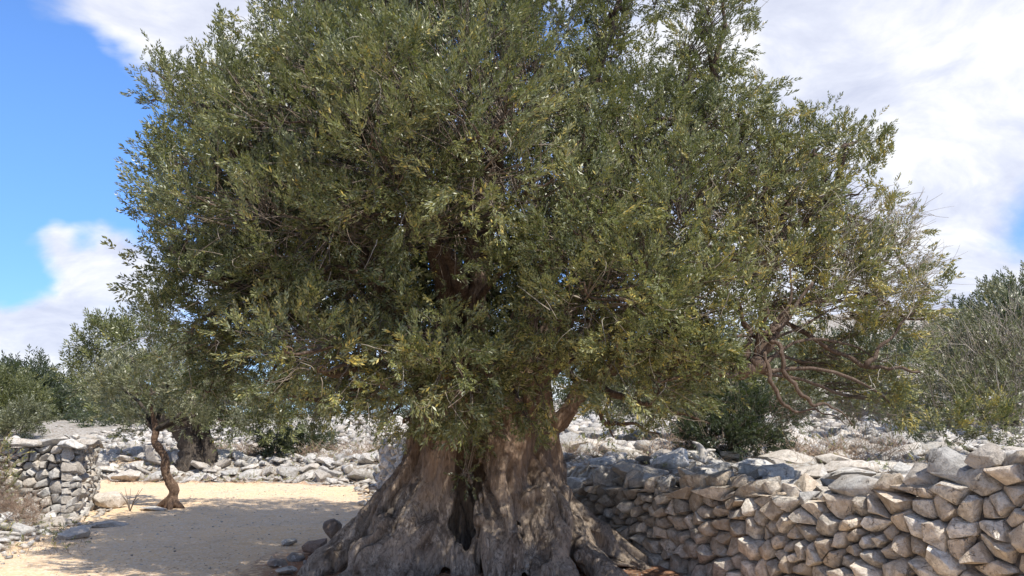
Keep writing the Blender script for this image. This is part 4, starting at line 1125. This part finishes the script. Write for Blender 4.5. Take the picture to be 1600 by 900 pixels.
# little leaning olive on the path
def G(x, y): return float(hgt(np.array([x]), np.array([y]))[0])
r = np.random.default_rng(5)
small = plant('olive_tree', 'small olive tree with a thin twisted leaning trunk standing on the gravel path', 'tree',
      Lb((235, 608, 14.6, 0.50), (300, 618, 14.5, 0.45), (190, 628, 14.9, 0.38), (205, 578, 15, 0.38), (350, 628, 14.8, 0.38), (255, 658, 14.4, 0.32), (215, 663, 14.6, 0.27), (310, 658, 14.4, 0.29), (270, 568, 14.9, 0.38), (165, 588, 15.2, 0.31), (390, 648, 15, 0.27)),
      M_LEAF_GREY, hue=.45, tufts=17, per=6, templ=T_FINE, scale=1.3, spread=.09, twigs=60, twig_tone=.65, seed=51, twig_len=(.2, .5), twig_rad=.004)
seq = [(268, 800, .13), (266, 785, .125), (272, 766, .105), (264, 750, .10), (258, 735, .095), (258, 716, .09), (250, 700, .085), (242, 690, .08), (244, 675, .07), (240, 655, .05), (235, 630, .03)]
rows = [(*at(px, py, 14.45), rr) for px, py, rr in seq]; sp = spline(rows, 6)
w = np.arange(len(sp)); sp[:, 3] *= .76 + .06 * np.sin(w * .55) + .04 * np.sin(w * 2.3)
tb = Tubes(); tb.add(sp[:, :3], sp[:, 3], 14)
for (dx, dy) in ((-.32, .0), (.28, -.12), (.1, -.3), (-.1, .3)):
    b0 = at(268, 785, 14.45); tb.add(spline([(b0.x, b0.y, .16), (b0.x + dx * .5, b0.y + dy * .5, .07), (b0.x + dx, b0.y + dy, -.03)], 5), np.linspace(.09, .03, 11), 8)
me = tb.mesh('trunk', M_BARK_RED)
tmp = bpy.data.objects.new('tmp', me); COL.objects.link(tmp); rm = tmp.modifiers.new('r', 'REMESH'); rm.mode = 'VOXEL'; rm.voxel_size = .016
dg = bpy.context.evaluated_depsgraph_get(); me2 = bpy.data.meshes.new_from_object(tmp.evaluated_get(dg)); bpy.data.objects.remove(tmp)
for v in me2.vertices: v.co += mnoise.noise_vector(Vector((v.co.x * 9, v.co.y * 9, v.co.z * 3))) * .022 + mnoise.noise_vector(v.co * 25) * .008
me2.polygons.foreach_set('use_smooth', np.ones(len(me2.polygons), bool)); me2.materials.clear(); me2.materials.append(M_BARK_RED); link('trunk', me2, small)
tb = Tubes()
for px, py, Y in ((200, 620, 14.7), (300, 620, 14.5), (350, 630, 14.7), (270, 580, 14.7), (180, 600, 15)):
    a = np.array(at(242, 672, 14.45)); c = np.array(at(px, py, Y)); tb.add(spline([a, (a + c) / 2 + r.normal(0, .06, 3), c], 5), np.linspace(.05, .012, 11), 6, tone=.4)
tag(link('branches', tb.mesh('branches', M_BARK_DARK), small), kind='stuff')

# thick old olive behind the bank
b0 = at(295, 725, 21.5); g0 = G(b0.x, b0.y)
plant('olive_tree', 'old olive with a thick dark split trunk behind the white rock bank at left', 'tree',
      Lb((170, 544, 22.5, 0.84), (230, 534, 22, 0.84), (150, 584, 22.5, 0.66), (290, 574, 22, 0.79), (240, 604, 21.5, 0.79), (340, 614, 21.5, 0.75), (400, 634, 21.6, 0.70), (160, 519, 22.8, 0.44), (330, 554, 22.5, 0.70), (190, 614, 22, 0.70), (360, 664, 21.3, 0.44), (430, 664, 21.6, 0.53), (450, 614, 22, 0.70), (300, 654, 21.2, 0.44), (140, 564, 22.8, 0.35)),
      M_LEAF, [[(b0.x + .1, b0.y, g0 - .2, .52), (b0.x + .05, b0.y, g0 + .35, .33), (b0.x - .15, b0.y, g0 + .9, .30), (b0.x - .25, b0.y, g0 + 1.6, .28)], [(b0.x + .70, b0.y - .1, g0 - .2, .24), (b0.x + .45, b0.y, g0 + .6, .15), (b0.x + .15, b0.y, g0 + 1.2, .2)],
               [(b0.x - .1, b0.y, g0 + .8, .25), (b0.x - .5, b0.y, g0 + 1.05, .22), (b0.x - .95, b0.y, g0 + 1.2, .15)]],
      hue=.36, tufts=11, per=6, scale=1.5, spread=.15, twigs=8, seed=52)

# far trees at left
plant('evergreen_tree', 'dark evergreen tree with a tall uneven crown, leftmost on the skyline', 'tree',
      Lb((30, 607, 46, 1.44), (55, 622, 46, 1.35), (10, 632, 46, 1.35), (75, 647, 45, 1.26), (40, 652, 45, 1.44), (20, 597, 47, 0.81), (40, 592, 47, 0.72), (70, 614, 46, 0.72), (-20, 622, 46, 1.26)), M_LEAF_DARK,
      [[(-28.5, 46, 1.2, .3), (-28.5, 46, 3, .2)]], hue=.4, tufts=3.2, per=6, scale=3.2, spread=.35, seed=53)
plant('evergreen_tree', 'dark rounded evergreen tree in the middle of the left skyline', 'tree',
      Lb((105, 628, 48, 1.44), (125, 633, 49, 1.26), (90, 648, 47, 1.35), (118, 658, 47, 1.26), (140, 643, 49, 1.35), (100, 668, 46, 0.90)), M_LEAF_DARK,
      [[(-25.2, 46.5, 1.0, .3), (-25.3, 46.5, 3, .2)]], hue=.42, tufts=3.2, per=6, scale=3.0, spread=.35, seed=54)
plant('round_shrub', 'bright yellow green domed shrub at the left edge behind the wall', 'shrub',
      Lb((12, 628, 30, 1.15), (-25, 630, 30, 1.2), (30, 640, 29.5, .8), (8, 655, 29, .9)), M_LEAF_LIME, hue=.45, tufts=12, per=6, scale=1.5, spread=.14, seed=55)
plant('grey_shrub', 'low grey green shrub in front of the domed shrub at left', 'shrub',
      Lb((40, 655, 26, .5), (20, 668, 26, .5), (62, 660, 26.5, .35), (-10, 672, 26, .5)), M_LEAF_GREY, hue=.2, tufts=16, per=6, scale=1.3, spread=.1, seed=56, twigs=20)
plant('evergreen_tree', 'dark olive grove tree behind the little leaning olive, lowest against the sky', 'tree',
      Lb((165, 640, 40, 1.3), (200, 640, 41, 1.4), (240, 650, 40, 1.2), (300, 645, 42, 1.5), (370, 650, 42, 1.4), (450, 645, 42, 1.6), (530, 650, 42, 1.5), (590, 640, 42, 1.4), (150, 660, 36, .8)), M_LEAF_DARK, hue=.45, tufts=3.5, per=6, scale=2.6, spread=.3, seed=57)
plant('dark_bush', 'dark bush growing among the white rocks left of the big trunk', 'bush',
      Lb((440, 700, 22.5, .5), (425, 690, 22.8, .4), (460, 695, 23, .45), (480, 700, 23, .35), (500, 690, 23.5, .4)), M_LEAF_DARK, hue=.3, tufts=18, per=6, scale=1.3, spread=.08, seed=58, twigs=40)
# brown dry brush
def brush(label, boxes, n, tone, seed, ln=(.25, .6), green=0, name='dry_brush', rad=.005):
    q = np.random.default_rng(seed); tb = Tubes(); root = empty(name, (0, 0, 0), label, 'brush'); Pg, Dg = [], []
    for (px0, px1, Y0, Y1, h0) in boxes:
        for k in range(n):
            Y = q.uniform(Y0, Y1); pxx = q.uniform(px0, px1); x = (pxx - 800) / F * Y * .985; z = G(x, Y) + q.uniform(0, h0)
            d = q.normal(0, 1, 3); d[2] = abs(d[2]) * .8 + .2; d /= np.linalg.norm(d); L = q.uniform(*ln); p = np.array([x, Y, z]); cur = q.normal(0, .5, 3)
            pts = [p, p + d * L * .35, p + d * L * .7 + cur * L * .12, p + d * L + cur * L * .3]
            tb.add(pts, [rad, rad * .8, rad * .6, rad * .3], 3, False, float(np.clip(q.normal(tone, .2), 0, 1)))
            if green and q.random() < green: Pg.append(pts[2]); Dg.append(d)
    tag(link('stalks', tb.mesh('stalks', M_DRY, False), root), kind='stuff')
    if Pg:
        me, _ = foliage_mesh('leaves', np.array(Pg), np.array(Dg), q.uniform(.4, .95, len(Pg)), q.uniform(.5, .9, len(Pg)), T_FINE, M_LEAF, q); tag(link('leaves', me, root), kind='stuff')
    return root


brush('tangle of reddish brown dry brush behind the cap slabs of the left wall', [(-60, 60, 13.6, 17, .30), (60, 130, 14.5, 19, .3)], 1100, .45, 61)
brush('thin bare pinkish twigs against the foot of the left wall', [(5, 75, 11.2, 12.3, .30)], 420, .55, 62, ln=(.15, .4), rad=.003)
brush('green and yellow weeds climbing the left end of the white wall', [(-30, 22, 11.7, 12.1, .8)], 260, .4, 63, ln=(.15, .35), green=.8, name='wall_weeds', rad=.003)
brush('pale dry grass and twigs behind the wall right of the leaning limb', [(885, 960, 12.0, 15.5, .12)], 650, .7, 64, ln=(.12, .35), green=.05, rad=.003)
brush('dead brown twigs heaped on the rubble under the right part of the crown', [(1010, 1130, 12.5, 14.5, .2)], 420, .5, 65, ln=(.2, .5), rad=.004)
brush('dead twigs and dry scrub on the rocks before the far bushes at right', [(1180, 1420, 12, 14.5, .15)], 600, .65, 66, ln=(.2, .5), rad=.004, green=.06)
brush('low dry scrub among the white rocks beyond the path', [(470, 600, 21, 24, .3), (330, 420, 22, 25, .2)], 500, .6, 67, ln=(.2, .5), green=.15)
brush('pale dry grass tufts scattered over the rubble field behind the right wall', [(850, 1500, 9.5, 22, .04)], 2600, .8, 68, ln=(.07, .22), green=.04, name='dry_grass', rad=.003)
brush('dry grass and weeds growing between the white rocks of the far bank', [(170, 620, 19.3, 26, .04)], 1800, .7, 69, ln=(.08, .26), green=.25, name='dry_grass', rad=.004)
brush('sparse weeds and dry stems on the verge below the left wall', [(0, 150, 9.6, 12.4, .02)], 420, .7, 70, ln=(.05, .16), green=.15, name='dry_grass', rad=.0025)
# small bare seedling near the boulder
q = np.random.default_rng(4); tb = Tubes(); s0 = at(203, 800, 13.9); s0.z = 0
for k in range(7):
    a = q.normal(0, .5, 3); a[2] = 1; tb.add([np.array(s0), np.array(s0) + a * .16, np.array(s0) + a * np.array([1.4, 1.4, 1]) * .34 + q.normal(0, .04, 3)], [.009, .006, .003], 4, False, .3)
tag(link('bare_seedling', tb.mesh('bare_seedling', M_TWIG)), 'little leafless seedling on the path edge beside the grey boulder', 'seedling')

# ---- right background
plant('olive_bush', 'broad grey green wild olive bush full of bare stems at the right edge', 'bush',
      Lb((1540, 572, 11, 0.69), (1600, 532, 11.3, 0.78), (1500, 612, 10.8, 0.51), (1560, 642, 10.4, 0.55), (1620, 612, 10.6, 0.74), (1500, 552, 11.8, 0.46), (1480, 652, 10.6, 0.32), (1660, 572, 11, 0.74), (1470, 582, 11.5, 0.37)),
      M_LEAF_GREY, hue=.58, tufts=10, per=6, templ=T_FINE, scale=1.1, spread=.08, twigs=460, twig_tone=.70, seed=71, twig_len=(.25, .6), up=.6, minz=1.0, twig_up=.6, twig_rad=.0042)
plant('low_shrub', 'low shrub with yellow green leaves at the foot of the grey bush at right', 'shrub',
      Lb((1530, 655, 10.0, .32), (1480, 668, 10.0, .22), (1580, 665, 9.9, .3), (1430, 650, 12, .3)),
      M_LEAF, hue=.68, tufts=24, per=6, templ=T_FINE, scale=.9, spread=.06, twigs=60, seed=72, minz=.95, hvar=.2)
plant('evergreen_tree', 'dark evergreen tree rising behind the grey bush at the right edge', 'tree',
      Lb((1560, 498, 20, 0.75), (1520, 528, 20, 0.70), (1600, 488, 20.5, 0.79), (1485, 558, 19.5, 0.66), (1550, 558, 19.5, 0.88), (1640, 498, 21, 0.97), (1450, 588, 19.5, 0.53), (1570, 473, 20.5, 0.40), (1610, 578, 19.5, 1.06)), M_LEAF_DARK,
      [[(12.6, 20.5, 1.0, .25), (12.6, 20.3, 2.6, .16)]], hue=.55, tufts=9, per=6, scale=1.5, spread=.16, seed=73)
plant('evergreen_tree', 'pale tipped evergreen poking up at the extreme right of the skyline', 'tree',
      Lb((1598, 454, 24, 0.38), (1610, 484, 24, 0.59), (1640, 454, 24, 0.68)), M_LEAF_GREY, hue=.4, tufts=9, per=6, scale=1.6, spread=.16, seed=74)
plant('olive_tree', 'dim olive tree behind the rubble seen under the right side of the big crown', 'tree',
      Lb((960, 620, 17, .7), (1020, 610, 16.8, .75), (1080, 620, 16.5, .75), (930, 590, 17.5, .6), (1000, 570, 17.5, .8), (1070, 570, 17.5, .8), (1130, 600, 16.5, .7), (1010, 650, 16, .45), (1060, 655, 16, .45), (1190, 610, 16.5, .8), (1240, 640, 16, .5), (1200, 560, 17, .8), (1290, 600, 17.5, .8), (1350, 610, 18, .7)),
      M_LEAF_GREY, [[(3.55, 16.3, .9, .3), (3.6, 16.3, 1.8, .2)]], hue=.42, tufts=12, per=6, scale=1.35, spread=.12, twigs=50, seed=75, minz=1.15)
plant('dark_bush', 'dark trunk mass built as a nearly black dense bush under the crown to the right of the dead white stump', 'bush',  # leafy bush standing in for a dark trunk mass
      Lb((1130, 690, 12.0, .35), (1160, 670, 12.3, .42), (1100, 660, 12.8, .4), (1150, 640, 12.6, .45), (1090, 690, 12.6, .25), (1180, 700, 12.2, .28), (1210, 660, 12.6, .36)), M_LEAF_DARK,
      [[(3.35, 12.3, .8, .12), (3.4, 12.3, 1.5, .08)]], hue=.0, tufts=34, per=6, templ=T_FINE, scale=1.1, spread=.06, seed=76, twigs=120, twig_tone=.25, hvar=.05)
plant('dark_bush', 'dark green bush between the far rock pile and the grey bush at right', 'bush',
      Lb((1430, 650, 14.5, .4), (1460, 640, 14.5, .35), (1405, 665, 14, .22)), M_LEAF_DARK, hue=.35, tufts=22, per=6, templ=T_FINE, scale=1.2, spread=.07, seed=77, twigs=80)
plant('evergreen_tree', 'far dark thicket on the rising ground behind the right side of the crown', 'tree',
      Lb((1420, 570, 40, 1.6), (1350, 580, 42, 2.0), (1270, 590, 42, 2.0), (1190, 600, 42, 2.0), (1100, 610, 42, 1.9), (1010, 620, 42, 1.8), (930, 625, 42, 1.6), (870, 630, 42, 1.4), (1470, 560, 38, 1.5), (1530, 560, 38, 1.8)), M_LEAF_DARK, hue=.6, tufts=2.6, per=6, scale=2.8, spread=.35, seed=78)
# far rock pile
cairn = empty('rock_pile', (0, 0, 0), 'far pile of grey field stones seen in the gap between crown and right bush', 'rock pile')
q = np.random.default_rng(9); basep = at(1425, 625, 24)
for k in range(110):
    p = at(q.uniform(1398, 1458), q.uniform(586, 640), 24); rel = (p.z - basep.z)
    put_rock((FR + FRt)[q.integers(24)], cairn, (p.x, 24 + max(-1, rel) * .9 + q.uniform(-.1, .1), p.z), q.uniform(.16, .34), q, 'stone', .8)
bm = bmesh.new()
pts = [at(1385, 660, 24.0), at(1470, 660, 24.0), at(1462, 590, 25.0), at(1395, 590, 25.0)]
vf = [bm.verts.new(p + Vector((0, .25, 0))) for p in pts]; vb = [bm.verts.new(p + Vector((0, 3.5, -.6))) for p in pts]
bm.faces.new(vf)
for k in range(4): bm.faces.new((vf[k], vf[(k + 1) % 4], vb[(k + 1) % 4], vb[k]))
bmesh.ops.recalc_face_normals(bm, faces=bm.faces)
me = bpy.data.meshes.new('rubble_core'); bm.to_mesh(me); bm.free(); me.materials.append(M_CORE); link('rubble_core', me, cairn)
# dead white stump
m, t, b = mat_new('bleached_wood'); g_ = t.node('ShaderNodeNewGeometry').outputs['Position']
t.l.new(t.ramp(t.noise(g_, 20, 5, .6), [(.35, (.30, .27, .23)), (.65, (.58, .54, .48))]), b.inputs['Base Color']); b.inputs['Roughness'].default_value = .85; M_DEAD = m
tb = Tubes(); Yd = 11.5
for seqs in ([(1094, 722, .07), (1098, 708, .06), (1092, 696, .035), (1082, 690, .012)], [(1098, 710, .05), (1106, 704, .03), (1118, 703, .01)], [(1090, 716, .05), (1080, 707, .02), (1074, 706, .008)], [(1098, 722, .05), (1108, 716, .03), (1120, 720, .01)]):
    sp = spline([(*at(px, py, Yd), rr) for px, py, rr in seqs], 5); tb.add(sp[:, :3], sp[:, 3], 7)
tag(link('dead_stump', tb.mesh('dead_stump', M_DEAD)), 'bleached white dead stump with pointed prongs on the rubble beside the dark bush', 'stump')
# two conspicuous boulders behind the wall
def boulder_at(px, py, Y, s, mat, label, seed, squash=.75, elong=1.2):
    p = at(px, py, Y); o = put_rock(hull_rock(seed, n=20, flat=.8, elong=elong, bevel=.05, sub=1, amp=.04, mat=mat, name='boulder'), None, p, s, np.random.default_rng(seed), 'boulder', squash, .2, .15)
    o.location.z = G(p.x, p.y) + s * squash * .25; tag(o, label, 'rock')


boulder_at(1050, 725, 10.6, .62, M_RUBBLE, 'big grey boulder on the field left of the white stump', 81)
boulder_at(1000, 742, 9.9, .55, M_STONE_W, 'smooth white domed rock just behind the wall top below the grey boulder', 82, .5, 1.5)
boulder_at(1115, 735, 10.2, .42, M_STONE_W, 'blocky pale rock below the dark bush behind the wall', 83, .7, 1.4)
boulder_at(935, 690, 14.5, .75, M_RUBBLE, 'grey slab rock on the field right of the leaning limb', 84, .5, 1.5)
boulder_at(1420, 668, 13.5, .42, M_RUBBLE, 'rounded grey rock under the dark green bush at right', 85, .95, 1.1)
boulder_at(1210, 725, 8.6, .42, M_STONE_W, 'angular whitish rock standing on the wall top by the rubble', 86, .95, 1.0)

# fallen leaves on the soil round the roots
q = np.random.default_rng(12); n = 2600; x = q.normal(-.4, 2.0, n); y = q.normal(8.4, .9, n); k = (path_sd(x, y) < -.05) & (y > 7); x, y = x[k], y[k]; n = len(x); z = hgt(x, y) + .012
a = q.uniform(0, 6.28, n); L = q.uniform(.02, .032, n); dx, dy = np.cos(a) * L, np.sin(a) * L; wx, wy = -np.sin(a) * .006, np.cos(a) * .006
V = np.stack([np.stack([x - dx, y - dy, z], -1), np.stack([x + wx, y + wy, z + .006], -1), np.stack([x + dx, y + dy, z + q.uniform(0, .012, n)], -1), np.stack([x - wx, y - wy, z + .004], -1)], 1).reshape(-1, 3)
me = np_mesh('fallen_leaves', V, np.arange(4 * n), np.full(n, 4), M_DRY, False, {'hue': np.repeat(q.uniform(.1, .9, n), 4)})
tag(link('fallen_leaves', me), 'dry brown olive leaves fallen on the red soil round the roots', 'leaf litter', kind='stuff')
print('done', time.time() - T0)
